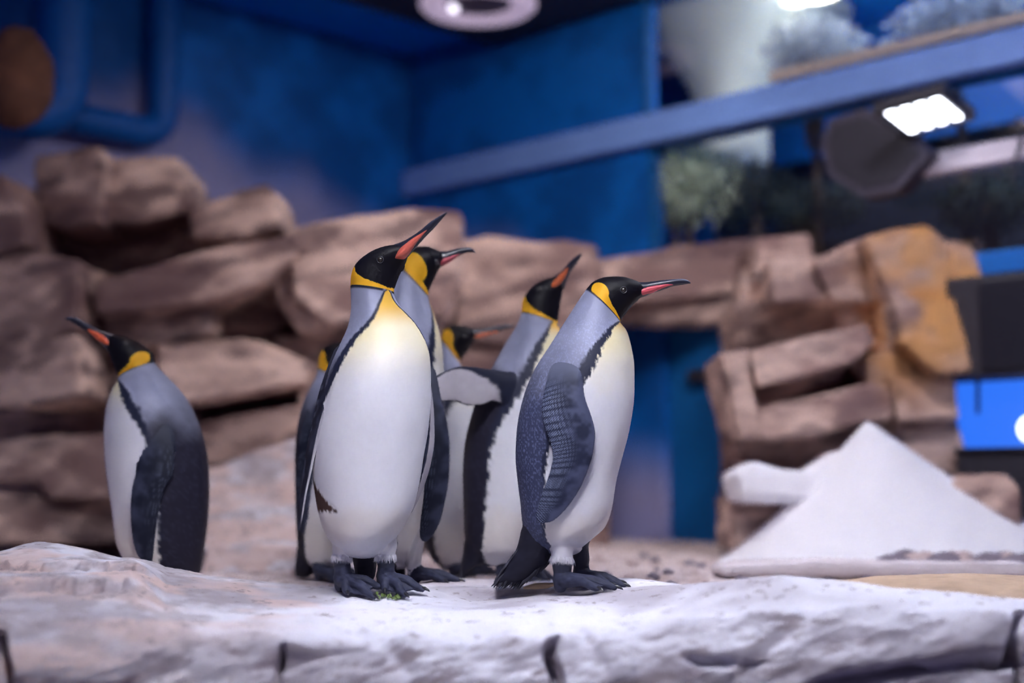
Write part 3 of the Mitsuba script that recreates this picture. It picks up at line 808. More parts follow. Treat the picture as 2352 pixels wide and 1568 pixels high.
def body_color(s, a, P, st):
    """s: 0 vent .. 5 collar .. 7 bill; a: degrees from the belly's middle line"""
    a_raw = a
    a = np.abs(a)
    n1 = meshkit.fbm(P * 60, 3, 5); n2 = meshkit.fbm(P * [220, 220, 60], 3, 6); n3 = meshkit.fbm(P * 14, 3, 7)
    n4 = meshkit.noise(P * [420, 420, 190], 8)
    A = np.interp(s, [0, .6, 1, 2, 2.5, 3, 3.3, 4, 4.4, 4.75, 4.95, 5], [103, 103, 103, 99, 92, 76, 68, 57, 43, 24, 9, 0]) + st.get('dA', 0) * sstep(4.8, 3.5, s)
    bw = np.interp(s, [0, 1.5, 2.5, 3, 3.8, 4.4, 5], [3, 3, 8, 17, 15, 9, 6])
    ae = a + (n2 - .5) * 9 * sstep(4.9, 4.2, s) + (n2 - .5) * 2
    silver = sstep(st.get('sl', 2.7), st.get('sh', st.get('sl', 2.7) * .35 + 3.46), s + .5 * (n3 - .5)) * (0.55 + .45 * sstep(170, 110, a))
    c = mixc(st.get('back', [0.030, 0.034, 0.066]), [0.30, 0.315, 0.43], silver * (0.72 + .5 * (n3 - .5)))
    glint = sstep(.52, .78, n4)
    c = c + (np.array([0.045, 0.052, 0.090]) * (glint * sstep(5, 4.2, s))[:, None]) * (0.4 + .8 * n3)[:, None] * st.get('glint', 1.0)
    c = mixc(c, [0.02, 0.02, 0.042], sstep(.6, .85, n1) * .3 * sstep(3.4, 2.6, s))
    # black band along the belly's edge
    c = mixc(c, NAVY, sstep(A + bw + 3, A + bw - 2, ae) * (s < 5.02))
    # belly: white, gold towards the throat
    w = WHITE * (0.97 + .06 * (n2 - .5))[:, None]
    w = mixc(w, [0.82, 0.70, 0.34], 0.80 * sstep(2.7, 4.2, s + .4 * (n3 - .5)) * (0.8 + .2 * sstep(10, 60, a)))
    w = mixc(w, [0.62, 0.36, 0.05], sstep(4.15, 4.8, s))
    w = mixc(w, [0.72, 0.63, 0.50], 0.42 * sstep(1.1, .6, s + .5 * (n3 - .5)) * sstep(.05, .5, s))
    c = mixc(c, w, sstep(A + 1.5, A - 1.5, ae) * (s < 5.0))
    # brown flank mark in front of the thigh
    if st.get('flank'):
        su = .80 + (a - 50) / 50 * .62
        ed2 = (n2 - .5) * .16
        fm = sstep(-.03, .03, s - .80 + ed2) * sstep(-.03, .03, su - s + ed2) * sstep(49, 53, a + (n2 - .5) * 6) * (np.sin(np.radians(a_raw + 0)) > 0)
        c = mixc(c, [0.040, 0.020, 0.018], fm)
    # collar line
    c = mixc(c, NAVY * .6, sstep(.038, .014, np.abs(s - 4.982)) * sstep(8, 20, a))
    # head
    hd = sstep(4.985, 5.015, s)
    k = BLACK[None] * np.ones((len(s), 1))
    k = mixc(k, [0.030, 0.014, 0.008], st.get('brown', 0.5) * sstep(110, 165, a) * sstep(5.3, 6.0, s) * (.4 + n1))
    # golden ear patch: a drop with its tail along the collar
    pc, pr = st.get('patch', (124, 34))
    top = st.get('ptop', .50)
    ed = (n2 - .5) * .04
    blob = ((a - pc) / pr) ** 2 + ((s - 5 - top * .48) / (top * .55)) ** 2
    tw = np.interp(a, [0, 8, 30, 70, pc - 12], [.035, .05, .085, .17, top * .8])
    tail = (s - 5.02 + ed < tw) & (a < pc) & (s > 5)
    pm = np.maximum(sstep(1.06, .95, blob + ed), tail * 1.0) * st.get('patchon', 1)
    gold = mixc([0.66, 0.31, 0.012], [0.74, 0.40, 0.03], n1)
    k = mixc(k, gold, pm)
    return c * (1 - hd)[:, None] + k * hd[:, None]


def ring_loft(rows, K, n, d, caps=(0.02, 0.01)):
    """rows: (s, Lx, Ly, Rx, Ry, w, phi, dy). Returns rings, s, theta, phi"""
    A = np.array(rows, float)
    x = np.arange(len(A))
    f = PchipInterpolator(x, A[:, 1:])
    fs = PchipInterpolator(x, A[:, 0])
    # smoother than pchip: average of finer resampling
    xx = np.linspace(0, len(A) - 1, K)
    B = f(xx); s = fs(xx)
    ker = np.hanning(2 * max(2, K // 26) + 1); ker /= ker.sum()
    h = len(ker) // 2
    for c in range(B.shape[1]):
        e = np.concatenate([2 * B[0, c] - B[h:0:-1, c], B[:, c], 2 * B[-1, c] - B[-2:-h - 2:-1, c]])
        B[:, c] = np.convolve(e, ker, 'valid')
    th = np.linspace(0, 2 * np.pi, n, endpoint=False)
    L = np.array([at(b[0], b[1], d + b[6]) for b in B]); Rr = np.array([at(b[2], b[3], d + b[6]) for b in B])
    C, e1 = (L + Rr) / 2, (Rr - L) / 2
    w = B[:, 4]
    P = C[:, None] + e1[:, None] * np.cos(th)[None, :, None] + np.array([0, -1, 0]) * (w[:, None] * np.sin(th)[None])[..., None]
    rings, S, PH = [P], [s], [B[:, 5]]
    pre, post = [], []
    t0 = C[0] - C[2]; t0 /= np.linalg.norm(t0)
    t1 = C[-1] - C[-3]; t1 /= np.linalg.norm(t1)
    for k in range(6):
        a = (k + 1) / 6.5 * math.pi / 2
        pre.insert(0, C[0] + (P[0] - C[0]) * math.cos(a) + t0 * caps[0] * math.sin(a))
        post.append(C[-1] + (P[-1] - C[-1]) * math.cos(a) + t1 * caps[1] * math.sin(a))
    P = np.concatenate([pre, P, post])
    s = np.concatenate([np.full(6, s[0]), s, np.full(6, s[-1])])
    ph = np.concatenate([np.full(6, B[0, 5]), B[:, 5], np.full(6, B[-1, 5])])
    return P, s, th, ph


def with_props(mesh, color, uv):
    v = np.hstack([mesh.vertices, color, uv]).astype(np.float32)
    m = m3.Manifold(m3.Mesh(np.ascontiguousarray(v), np.ascontiguousarray(np.array(mesh.faces), dtype=np.uint32)))
    assert m.status() == m3.Error.NoError, m.status()
    return m


def pole_ext(vals, n):
    """per-ring values -> per-vertex values with the two poles"""
    return np.concatenate([np.repeat(vals, n), vals[:1], vals[-1:]])


def flipper(rows, d, K, n, side, detail=1.0, lining=False):
    """rows: (Tx, Ty, Tdy, Lx, Ly, Ldy, th): trailing and leading edge, thickness. side: which face the camera-near face is"""
    A = np.array(rows, float)
    xx = np.linspace(0, len(A) - 1, K)
    B = PchipInterpolator(np.arange(len(A)), A)(xx)
    ker = np.hanning(2 * max(2, K // 22) + 1); ker /= ker.sum(); h = len(ker) // 2
    for c in range(7):
        e = np.concatenate([2 * B[0, c] - B[h:0:-1, c], B[:, c], 2 * B[-1, c] - B[-2:-h - 2:-1, c]])
        B[:, c] = np.convolve(e, ker, 'valid')
    Tt = np.array([at(b[0], b[1], d + b[2]) for b in B]); Ll = np.array([at(b[3], b[4], d + b[5]) for b in B])
    C, e1 = (Tt + Ll) / 2, (Ll - Tt) / 2
    tan = np.gradient(C, axis=0)
    nn = np.cross(tan, e1); nn /= np.linalg.norm(nn, axis=1, keepdims=True) + 1e-12
    nn *= np.where((nn[:, 1] > 0), -1, 1)[:, None]
    q = np.linspace(0, 2 * np.pi, n, endpoint=False)
    prof = np.sign(np.sin(q)) * np.abs(np.sin(q)) ** 0.8
    P = C[:, None] + e1[:, None] * np.cos(q)[None, :, None] + nn[:, None] * (B[:, 6][:, None] / 2 * prof[None])[..., None]
    m = loft(P)
    ln = np.concatenate([[0], np.cumsum(np.linalg.norm(np.diff(C, axis=0), axis=1))])
    al = pole_ext(ln / ln[-1], n)
    ac = np.concatenate([np.tile(np.cos(q), K), [0, 0]])
    cam = np.concatenate([np.tile(np.sin(q), K), [0, 0]])
    w = pole_ext(np.linalg.norm(e1, axis=1), n)
    V = np.array(m.vertices)
    n1 = meshkit.fbm(V * 30, 3, 3); n2 = meshkit.fbm(V * 130, 2, 4)
    dk = 0.40 + .42 * (detail > .5)
    outer = mixc(np.array([0.016, 0.019, 0.040]) * dk, np.array([0.058, 0.066, 0.12]) * dk, sstep(.35, .7, n1 + .25 * ac - .1))
    rows_ = np.sin((ac * w) * 900) * np.sin(al * ln[-1] * 1250)
    dots = .7 * sstep(.1, .7, rows_) * sstep(.35, -.75, ac + .3 * (n1 - .5)) * sstep(.12, .3, al)
    outer = outer + np.array([0.20, 0.23, 0.33]) * (dots * detail)[:, None]
    groove = sstep(-.1, -.7, rows_) * sstep(.4, -.6, ac) * sstep(.12, .3, al)
    outer = mixc(outer, [0.008, 0.009, 0.02], .6 * groove * detail)
    outer = mixc(outer, np.array([0.10, 0.11, 0.165]) * (dk * 1.2 - .2), .9 * sstep(.27, .08, al))
    if lining:
        outer = mixc(outer, [0.62, 0.60, 0.63], sstep(.86, .93, ac) * sstep(.30, .42, al) * sstep(.97, .88, al))
    rim = np.maximum(sstep(.80, .93, np.abs(ac) + .12 * (n2 - .5)), sstep(.95, .99, al))
    under = mixc([0.40, 0.37, 0.41], [0.52, 0.49, 0.52], n1)
    under = mixc(under, NAVY, rim)
    if side == 'wing':            # raised flipper seen from below: dark root and leading edge
        dark = np.maximum(sstep(.34, .28, al + .10 * (n1 - .5) - .10 * ac), sstep(.80, .92, ac + .3 * (n1 - .5) + .55 * sstep(.62, .3, al)))
        dark = np.maximum(dark, sstep(.93, .99, -ac + .1 * (n2 - .5)))
        spot = sstep(1.2, .8, ((al - .80) / .02) ** 2 + ((ac - .05) / .12) ** 2)
        cc = mixc(under * 1.0, NAVY * 1.6, np.maximum(dark, spot))
        cc = mixc(mixc([0.40, 0.37, 0.41], [0.52, 0.49, 0.52], n1), NAVY * .75, np.maximum(dark, spot))
        col = np.where((cam > -0.15)[:, None], cc, outer)
    elif side == 'under':
        col = np.where((cam > 0)[:, None], under, outer)
    else:
        col = np.where((cam > -0.2)[:, None], outer, under)
    uv = np.stack([10 + al * ln[-1], ac * w + 0.5 * cam * 0.02], -1)
    return with_props(m, np.clip(col, 0.003, 1), uv)


def simple_loft(rows, d, K, n, colf, u0, dy_from_row=True):
    """rows (Lx, Ly, Rx, Ry, w, dy) -> manifold with colour colf(u, theta, V)"""
    A = np.array([(0, r[0], r[1], r[2], r[3], r[4], 0, r[5]) for r in rows], float)
    P, s, th, ph = ring_loft(A, K, n, d, (0.006, 0.004))
    m = loft(P)
    u = pole_ext(np.linspace(0, 1, len(P)), n)
    t = np.concatenate([np.tile(th, len(P)), [0, 0]])
    V = np.array(m.vertices)
    return m, colf(u, t, V), np.stack([u0 + V[:, 0] + .4 * V[:, 1], V[:, 2] + .6 * V[:, 1]], -1)


def dark_col(base, var=.5):
    def f(u, t, V):
        return np.asarray(base)[None] * (1 + var * 2 * (meshkit.fbm(V * 80, 3, 9) - .5))[:, None]
    return f


def hull(pts):
    return m3.Manifold.batch_hull([m3.Manifold.sphere(r, 14).translate(tuple(map(float, p))) for p, r in pts])


def foot_mesh(ankle, heel, toes, hw=0.0215):
    """ankle, heel: points; toes: tips on the ground. Webbed foot: three jointed toes, webs with scalloped edges"""
    ankle, heel = np.asarray(ankle), np.asarray(heel)
    parts = [hull([(ankle, hw), (heel, hw * .72)])]
    mids = []
    base = (ankle + heel) / 2
    for tp in toes:
        tp = np.asarray(tp)
        a = base * .75 + tp * .25; a[2] = max(a[2], tp[2] + 0.016)
        b = base * .40 + tp * .60; b[2] = max(base[2] * .40 + tp[2] * .6, tp[2]) + 0.009
        c = base * .16 + tp * .84; c[2] = tp[2] + 0.0065
        parts += [hull([(base, .021), (a, .0165)]), hull([(a, .0165), (b, .0115)]), hull([(b, .0115), (c, .0098)]), hull([(c, .0098), (tp + [0, 0, .001], .0065)])]
        mids.append((a, b, c, tp))
    for (a0, b0, c0, t0), (a1, b1, c1, t1) in zip(mids[:-1], mids[1:]):
        mid = (c0 + c1) / 2 * .86 + base * .14
        mid[2] = (t0[2] + t1[2]) / 2 + .004
        parts.append(hull([(a0, .009), (a1, .009), (b0 - [0, 0, .003], .004), (mid, .003)]))
        parts.append(hull([(a0, .009), (a1, .009), (b1 - [0, 0, .003], .004), (mid, .003)]))
        parts.append(hull([(b0 - [0, 0, .003], .004), (c0 - [0, 0, .002], .0035), (mid, .003)]))
        parts.append(hull([(b1 - [0, 0, .003], .004), (c1 - [0, 0, .002], .0035), (mid, .003)]))
    m = m3.Manifold.batch_boolean(parts, m3.OpType.Add).refine_to_length(0.006)
    t = man_to_tm(m)
    t.merge_vertices()
    trimesh.smoothing.filter_taubin(t, iterations=8)
    v = np.array(t.vertices)
    v += np.array(t.vertex_normals) * (0.0016 * (meshkit.noise(v * 260, 4) - .5))[:, None]
    return tm(v, t.faces)


def claw_mesh(tip, direction, L=0.020):
    d = np.asarray(direction, float); d[2] = 0; d /= np.linalg.norm(d)
    p = np.asarray(tip, float)
    pts = [p - d * .006 + [0, 0, .004], p + d * L * .35 + [0, 0, .0035], p + d * L * .75 + [0, 0, .000], p + d * L + [0, 0, -.0035]]
    return tube(pts, [0.0048, 0.0042, 0.0026, 0.0008], 10)


def tufts(ring_pts, down, n, L, col, seed):
    """pointed feather tips around a closed line of points"""
    r = np.random.default_rng(seed)
    V, Fc, C = [], [], []
    m = len(ring_pts)
    cen = np.mean(ring_pts, 0)
    for i in range(n):
        k = r.integers(m); f = r.random()
        p = ring_pts[k] * (1 - f) + ring_pts[(k + 1) % m] * f
        o = p - cen; o[2] = 0; o /= np.linalg.norm(o) + 1e-9
        d = np.asarray(down) + o * r.uniform(.02, .22) + r.normal(size=3) * .14
        d /= np.linalg.norm(d)
        l = L * r.uniform(.5, 1.15); w = .0017
        s = np.cross(d, o); s /= np.linalg.norm(s) + 1e-9
        p = p - o * .0015 + r.normal(size=3) * .0012
        j = len(V)
        V += [p - s * w, p + s * w, p + o * w * 1.2 + d * l * .4, p + d * l]
        Fc += [[j, j + 1, j + 2], [j, j + 2, j + 3], [j + 1, j + 3, j + 2], [j, j + 3, j + 1]]
        C += [np.asarray(col) * r.uniform(.85, 1.1)] * 4
    return tm(V, Fc), np.clip(np.array(C), 0, 1)


PENGUINS = {}


def blend_seams(v, f, q, radius=0.016, it=12):
    """soften the body where flippers, legs and feet join it"""
    run = np.zeros(len(f), int)
    ri = np.array(q.run_index)
    for k in range(len(ri) - 1):
        run[ri[k] // 3:ri[k + 1] // 3] = k
    _, first, inv = np.unique(np.round(v * 2e5).astype(np.int64), axis=0, return_index=True, return_inverse=True)
    inv = inv.ravel()
    p = v[first].astype(float)
    g = inv[f]
    lo = np.full(len(p), 10 ** 6); hi = np.full(len(p), -1)
    for k in range(3):
        np.minimum.at(lo, g[:, k], run); np.maximum.at(hi, g[:, k], run)
    seam = p[lo < hi]
    if len(seam) == 0:
        return v
    dd = cKDTree(seam).query(p, distance_upper_bound=radius)[0]
    w = np.clip(1 - np.where(np.isfinite(dd), dd, radius) / radius, 0, 1)
    w = (w * w * (3 - 2 * w))[:, None] * 0.7
    import scipy.sparse as sp_
    e = np.vstack([g[:, [0, 1]], g[:, [1, 2]], g[:, [2, 0]]])
    M = sp_.coo_matrix((np.ones(len(e)), (e[:, 0], e[:, 1])), shape=(len(p), len(p))).tocsr()
    M = M + M.T
    deg = np.asarray(M.sum(1)).ravel()[:, None] + 1e-9
    for _ in range(it):
        p = p * (1 - w) + w * (M @ p) / deg
    return p[inv].astype(np.float32)



def penguin(key, d, rows, style, flips, legs=(), feet=(), tails=(), bill=None, plate=None, bill_dy=0.0, bill_dy0=0.0, eye=None, lab='', K=170, n=96, plate_col=(0.62, 0.085, 0.06), tuft_legs=False, detail=.35, tail_spikes=None):
    P, s, th, ph = ring_loft(rows, K, n, d)
    m = loft(P)
    S = pole_ext(s, n)
    PHI = pole_ext(ph, n)
    TT = np.concatenate([np.degrees(np.tile(th, len(P))), [0, 0]])
    a = (TT - PHI + 180) % 360 - 180
    V = np.array(m.vertices)
    col = np.clip(body_color(S, a, V, style), .003, 1)
    uv = np.stack([V[:, 0] * .5 + V[:, 1] * .3 + 1.5, V[:, 2] + .2 * V[:, 1]], -1)
    parts = [with_props(m, col, uv)]
    for fl in flips:
        parts.append(flipper(fl['rows'], d, fl.get('K', 90), fl.get('n', 48), fl['side'], fl.get('detail', detail), fl.get('lining', False)))
    for t in tails:
        q, c, u = simple_loft(t, d, 40, 32, dark_col((0.010, 0.010, 0.018)), 1.5)
        parts.append(with_props(q, c, u))
    hems = []
    for lg in legs:
        hem = lg['hem']

        def lc(u, t, V, hem=hem, lg=lg):
            rag = .05 * (meshkit.noise(V * 160, 3) - .5)
            c = mixc(mixc([.775, .75, .74], WHITE, sstep(.3, .7, u)), [0.022, 0.024, 0.040], sstep(hem - .015, hem + .015, u + rag))
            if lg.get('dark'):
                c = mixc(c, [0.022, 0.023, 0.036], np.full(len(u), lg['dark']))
            return c
        q, c, u = simple_loft(lg['rows'], d, 60, 40, lc, 18.0 if lg.get('dark') else 1.5)
        parts.append(with_props(q, c, u))
        A = np.array(lg['rows'], float)
        B = PchipInterpolator(np.linspace(0, 1, len(A)), A)(max(0, hem - .02))
        L_, R_ = at(B[0], B[1], d + B[5]), at(B[2], B[3], d + B[5])
        tt = np.linspace(0, 2 * np.pi, 24, endpoint=False)
        hems.append(np.array([(L_ + R_) / 2 + (R_ - L_) / 2 * math.cos(x) + np.array([0, -1, 0]) * B[4] * math.sin(x) for x in tt]))
    claws = []
    for ft in feet:
        ank = at(*ft['ankle'][:2], d + ft['ankle'][2]); heel = at(*ft['heel'][:2], d + ft['heel'][2])
        toes = [at(q[0], q[1], d + q[2]) for q in ft['toes']]
        fm = foot_mesh(ank, heel, toes, ft.get('hw', .0215))
        Vf = np.array(fm.vertices)
        c = mixc([0.012, 0.013, 0.024], [0.038, 0.042, 0.075], meshkit.fbm(Vf * 90, 3, 3))
        parts.append(with_props(fm, c, np.stack([18 + Vf[:, 0] + .3 * Vf[:, 1], Vf[:, 2] + .7 * Vf[:, 1]], -1)))
        for tp in toes:
            claws.append((tp, tp - (ank + heel) / 2))
    U = m3.Manifold.batch_boolean(parts, m3.OpType.Add)
    q = U.to_mesh()
    vp = np.array(q.vert_properties); fc = np.array(q.tri_verts)
    vp[:, :3] = blend_seams(vp[:, :3], fc, q)
    add(key + '__body', tm(vp[:, :3], fc), 'feather', smooth=True, uv=vp[:, 6:8], color=np.clip(vp[:, 3:6], 0, 1))
    for tp, dr_ in claws:
        add(key + '__claw', claw_mesh(tp, dr_), 'claw_mat', smooth=True)
    if tuft_legs:
        for i, h in enumerate(hems):
            if not legs[i].get('dark'):
                tmesh, tc = tufts(h, [0, 0, -1], 420, .020, WHITE, 50 + i)
                add(key + '__leg_feathers', tmesh, 'tuft', kind='stuff', color=tc)
    if tail_spikes:
        r = np.random.default_rng(17)
        TV, TF = [], []
        for (x0, y0, x1, y1, nn_) in tail_spikes['edges']:
            for i in range(nn_):
                f = (i + r.random()) / nn_
                p = at(x0 + (x1 - x0) * f, y0 + (y1 - y0) * f, d + r.uniform(-.03, .03) * (1 - .6 * f))
                dd = np.array(tail_spikes['dir']) + r.normal(size=3) * .10
                dd /= np.linalg.norm(dd)
                L = tail_spikes['len'] * r.uniform(.6, 1.15)
                sp = tube([p - dd * L * .8, p - dd * L * .2, p + dd * L * .25, p + dd * L * .6], [.002, .0032, .0024, .0004], 6)
                TF.append(np.array(sp.faces) + sum(len(q) for q in TV)); TV.append(np.array(sp.vertices))
        tv = np.vstack(TV)
        add(key + '__tail_feathers', tm(tv, np.vstack(TF)), 'tuft', kind='stuff', smooth=True, color=np.clip(mixc([.006, .006, .011], [.028, .028, .045], meshkit.noise(tv * 90, 3)), 0, 1))
    if bill:
        def bl(rows, K=60, n=40, cf=None, grow=0.0):
            nr = len(rows)
            A = [(0, r[0][0], r[0][1], r[1][0], r[1][1], r[2] + grow, 0, bill_dy0 + (bill_dy - bill_dy0) * i / (nr - 1)) for i, r in enumerate(rows)]
            PP, s_, t_, p_ = ring_loft(A, K, n, d, (.003, .002))
            mm = loft(PP)
            uu = pole_ext(np.linspace(0, 1, len(PP)), n)
            tt = np.concatenate([np.tile(t_, len(PP)), [0, 0]])
            return mm, uu, tt
        mm, uu, tt = bl(bill)
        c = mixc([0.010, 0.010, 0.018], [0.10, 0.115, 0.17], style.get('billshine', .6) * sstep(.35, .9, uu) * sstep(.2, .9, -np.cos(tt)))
        add(key + '__bill', mm, 'horn', smooth=True, color=c)
        if plate:
            frac = style.get('plate_frac', .62)
            sv = bill_dy
            bill_dy_full = bill_dy
            nr = len(plate)
            A = [(0, r[0][0], r[0][1], r[1][0], r[1][1], r[2], 0, bill_dy0 + (bill_dy_full - bill_dy0) * frac * i / (nr - 1)) for i, r in enumerate(plate)]
            PP, s_, t_, p_ = ring_loft(A, 50, 36, d, (.002, .002))
            mm = loft(PP)
            uu = pole_ext(np.linspace(0, 1, len(PP)), 36)
            c = mixc(np.array(plate_col), np.array(plate_col) * [.75, .8, .8], meshkit.fbm(np.array(mm.vertices) * 120, 2, 2))
            add(key + '__bill__plate', mm, 'plate_mat', smooth=True, color=c, )
            labels[key + '__bill__plate'] = {'label': style.get('plate_label', 'pink red bill plate')}
    if eye:
        # the body vertex nearest to that pixel on the camera's side, and its mirror
        rel = V - np.array([0, 0, CAMH])
        dep = rel[:, 1] * cs + rel[:, 2] * sn
        pxv = CX + F * rel[:, 0] / dep
        pyv = CY - F * (-rel[:, 1] * sn + rel[:, 2] * cs) / dep
        nrm = np.array(m.vertex_normals)
        ok = nrm[:, 1] < 0
        i = int(np.argmin(np.where(ok, (pxv - eye[0]) ** 2 + (pyv - eye[1]) ** 2, 1e9)))
        j = int(np.argmin(np.abs(S - S[i]) * 40 + np.abs(((-a) - a[i] + 180) % 360 - 180)))
        for q in (i, j):
            c, nn = V[q], nrm[q]
            e = trimesh.creation.icosphere(3, 0.0072); e.apply_translation(c - nn * .0035)
            k2 = add(key + '__eye', e, 'eye_mat', smooth=True)
            ring = trimesh.creation.torus(0.0078, 0.0013, 28, 10)
            z = nn; x = np.cross(z, [0, 0, 1]); x /= np.linalg.norm(x); y = np.cross(z, x)
            add(k2 + '__lid', place(ring, frame(c + nn * .0004, x, y, z)), 'lid_mat', smooth=True)
    labels[key] = {'label': lab, 'category': 'penguin'}
    PENGUINS[key] = (d,)


def mirror_flip(fl):
    f = dict(fl)
    f['rows'] = [(r[0], r[1], -r[2], r[3], r[4], -r[5], r[6]) for r in fl['rows']]
    f['side'] = 'under'
    return f


# A: front bird, body turned to the camera, bill raised
PA, PH = 68, 38
rowsA = [(0, 786, 1264, 886, 1262, .060, PA, 0), (.3, 757, 1240, 913, 1230, .095, PA, 0), (.6, 738, 1200, 938, 1192, .118, PA, 0), (1, 727, 1150, 954, 1150, .128, PA, 0),
         (1.5, 719, 1085, 967, 1085, .135, PA, 0), (2, 720, 1025, 976, 1030, .138, PA, 0), (2.5, 731, 960, 986, 960, .138, PA, 0), (3, 747, 890, 990, 890, .132, PA, 0),
         (3.5, 764, 832, 989, 826, .118, PA, 0), (4, 785, 784, 976, 779, .095, 64, 0), (4.5, 802, 742, 946, 730, .072, 58, 0), (4.8, 807, 702, 914, 697, .056, 48, 0),
         (5, 805, 655, 904, 671, .050, PH, 0), (5.35, 807, 630, 911, 648, .050, PH, 0), (5.75, 817, 607, 920, 626, .049, PH, 0), (6.2, 838, 587, 929, 609, .044, PH, -.008),
         (6.6, 872, 569, 935, 595, .031, PH, -.02), (7, 906, 562, 937, 587, .018, PH, -.03)]
flA = [dict(side='outer', lining=True, rows=[(775, 800, .01, 812, 790, -.05, .03), (757, 845, .03, 790, 845, -.065, .028), (736, 903, .035, 764, 903, -.075, .022), (722, 965, .035, 742, 962, -.075, .018),
                                (708, 1025, .035, 727, 1022, -.07, .015), (698, 1078, .03, 715, 1080, -.06, .012), (690, 1130, .025, 703, 1135, -.05, .010), (685, 1178, .015, 694, 1190, -.03, .008), (685, 1214, .0, 688, 1219, -.008, .005)]),
       dict(side='under', rows=[(978, 880, .05, 970, 870, -.01, .03), (990, 955, .075, 982, 955, .0, .022), (994, 1010, .075, 981, 1010, .01, .017), (988, 1060, .07, 974, 1060, .01, .013),
                                (976, 1105, .065, 961, 1110, .01, .010), (960, 1145, .05, 951, 1150, .01, .008), (943, 1179, .03, 941, 1183, .02, .004)])]
legsA = [dict(hem=.60, rows=[(750, 1190, 830, 1215, .05, -.005), (762, 1250, 808, 1256, .030, -.01), (765, 1278, 805, 1280, .024, -.01), (767, 1300, 806, 1300, .022, -.01)]),
         dict(hem=.60, rows=[(850, 1218, 912, 1212, .04, .0), (862, 1255, 912, 1250, .030, .0), (864, 1278, 907, 1278, .024, .0), (866, 1300, 908, 1300, .022, .0)])]
feetA = [dict(ankle=(787, 1306, -.012), heel=(783, 1345, .0), toes=[(797, 1362, -.055), (858, 1371, -.085), (874, 1350, -.03)]),
         dict(ankle=(887, 1304, .0), heel=(880, 1340, .012), toes=[(884, 1356, -.05), (930, 1367, -.075), (970, 1354, -.035)])]
penguin('king_penguin', 3.42, rowsA, dict(back=[0.012, 0.011, 0.020], glint=.6, brown=1.0, patch=(133, 30), ptop=.62, flank=1, billshine=.3, plate_frac=.6, plate_label='salmon red bill plate'), flA, legsA, feetA,
        tails=[[(800, 1240, 872, 1240, .04, .05), (810, 1285, 866, 1290, .025, .06), (816, 1315, 862, 1318, .014, .08), (822, 1331, 856, 1332, .007, .10)]],
        bill=[((906, 561), (937, 590), .017), ((926, 554), (944, 582), .0165), ((947, 542), (960, 563), .0135), ((968, 527), (978, 543), .0105), ((988, 510), (995, 526), .008), ((1008, 497), (1011, 508), .0055), ((1025, 487), (1026, 490), .002)],
        plate=[((908, 592), (911, 597), .019), ((914, 577), (927, 595), .0235), ((930, 560), (944, 579), .0195), ((947, 547), (957, 562), .015), ((965, 536), (970, 546), .012), ((979, 529), (981, 531), .008)],
        bill_dy=-.085, bill_dy0=-.03, eye=(873, 597), plate_col=(0.66, .13, .085), tuft_legs=True, K=340, n=220,
        lab='front penguin with its large white belly to the camera and bill raised high')

# E: right-hand front bird in profile
rowsE = [(0, 1250, 1260, 1337, 1256, .066, 16, 0), (.3, 1216, 1240, 1366, 1232, .095, 16, 0), (.6, 1200, 1205, 1391, 1208, .112, 16, 0), (1, 1196, 1160, 1406, 1164, .124, 16, 0), (1.5, 1189, 1105, 1414, 1110, .132, 16, 0),
         (2, 1184, 1050, 1429, 1050, .136, 16, 0), (2.5, 1187, 985, 1446, 985, .136, 16, 0), (3, 1204, 905, 1457, 905, .13, 16, 0), (3.5, 1228, 848, 1457, 845, .117, 16, 0), (4, 1262, 795, 1450, 797, .096, 16, 0),
         (4.5, 1303, 730, 1438, 757, .070, 14, 0), (5, 1349, 661, 1424, 741, .051, 6, 0), (5.4, 1364, 646, 1436, 722, .049, 4, 0), (5.8, 1392, 636, 1450, 704, .047, 2, 0), (6.2, 1425, 635, 1462, 692, .041, 0, 0),
         (6.6, 1450, 641, 1471, 684, .029, 0, 0), (7, 1466, 647, 1478, 680, .018, 0, 0)]
flE = [dict(side='outer', detail=1.0, K=220, n=130, rows=[(1274, 822, -.055, 1336, 806, -.078, .03), (1260, 862, -.086, 1338, 845, -.108, .034), (1250, 900, -.110, 1338, 880, -.128, .032), (1244, 936, -.129, 1344, 915, -.138, .028), (1250, 975, -.140, 1358, 955, -.143, .024), (1264, 1015, -.146, 1367, 995, -.146, .020),
                                (1270, 1050, -.148, 1363, 1035, -.146, .018), (1263, 1085, -.148, 1350, 1080, -.144, .016), (1248, 1125, -.146, 1330, 1125, -.140, .014), (1237, 1160, -.142, 1304, 1163, -.136, .012), (1231, 1185, -.139, 1278, 1190, -.134, .010), (1240, 1201, -.137, 1262, 1199, -.134, .006)])]
legsE = [dict(hem=.76, rows=[(1235, 1150, 1350, 1180, .05, -.02), (1246, 1195, 1338, 1215, .048, -.036), (1258, 1240, 1322, 1250, .035, -.048), (1266, 1278, 1315, 1280, .026, -.05), (1269, 1312, 1314, 1312, .0235, -.05)]),
         dict(hem=.2, dark=.85, rows=[(1310, 1230, 1365, 1225, .04, .05), (1316, 1262, 1352, 1256, .026, .055), (1316, 1290, 1354, 1285, .023, .055), (1318, 1315, 1352, 1310, .02, .055)])]
feetE = [dict(ankle=(1291, 1315, -.05), heel=(1287, 1346, -.05), toes=[(1372, 1353, -.13), (1412, 1350, -.085), (1405, 1346, -.045)]),
         dict(ankle=(1336, 1308, .055), heel=(1328, 1336, .055), toes=[(1400, 1343, -.02), (1432, 1345, .02), (1425, 1339, .06)])]
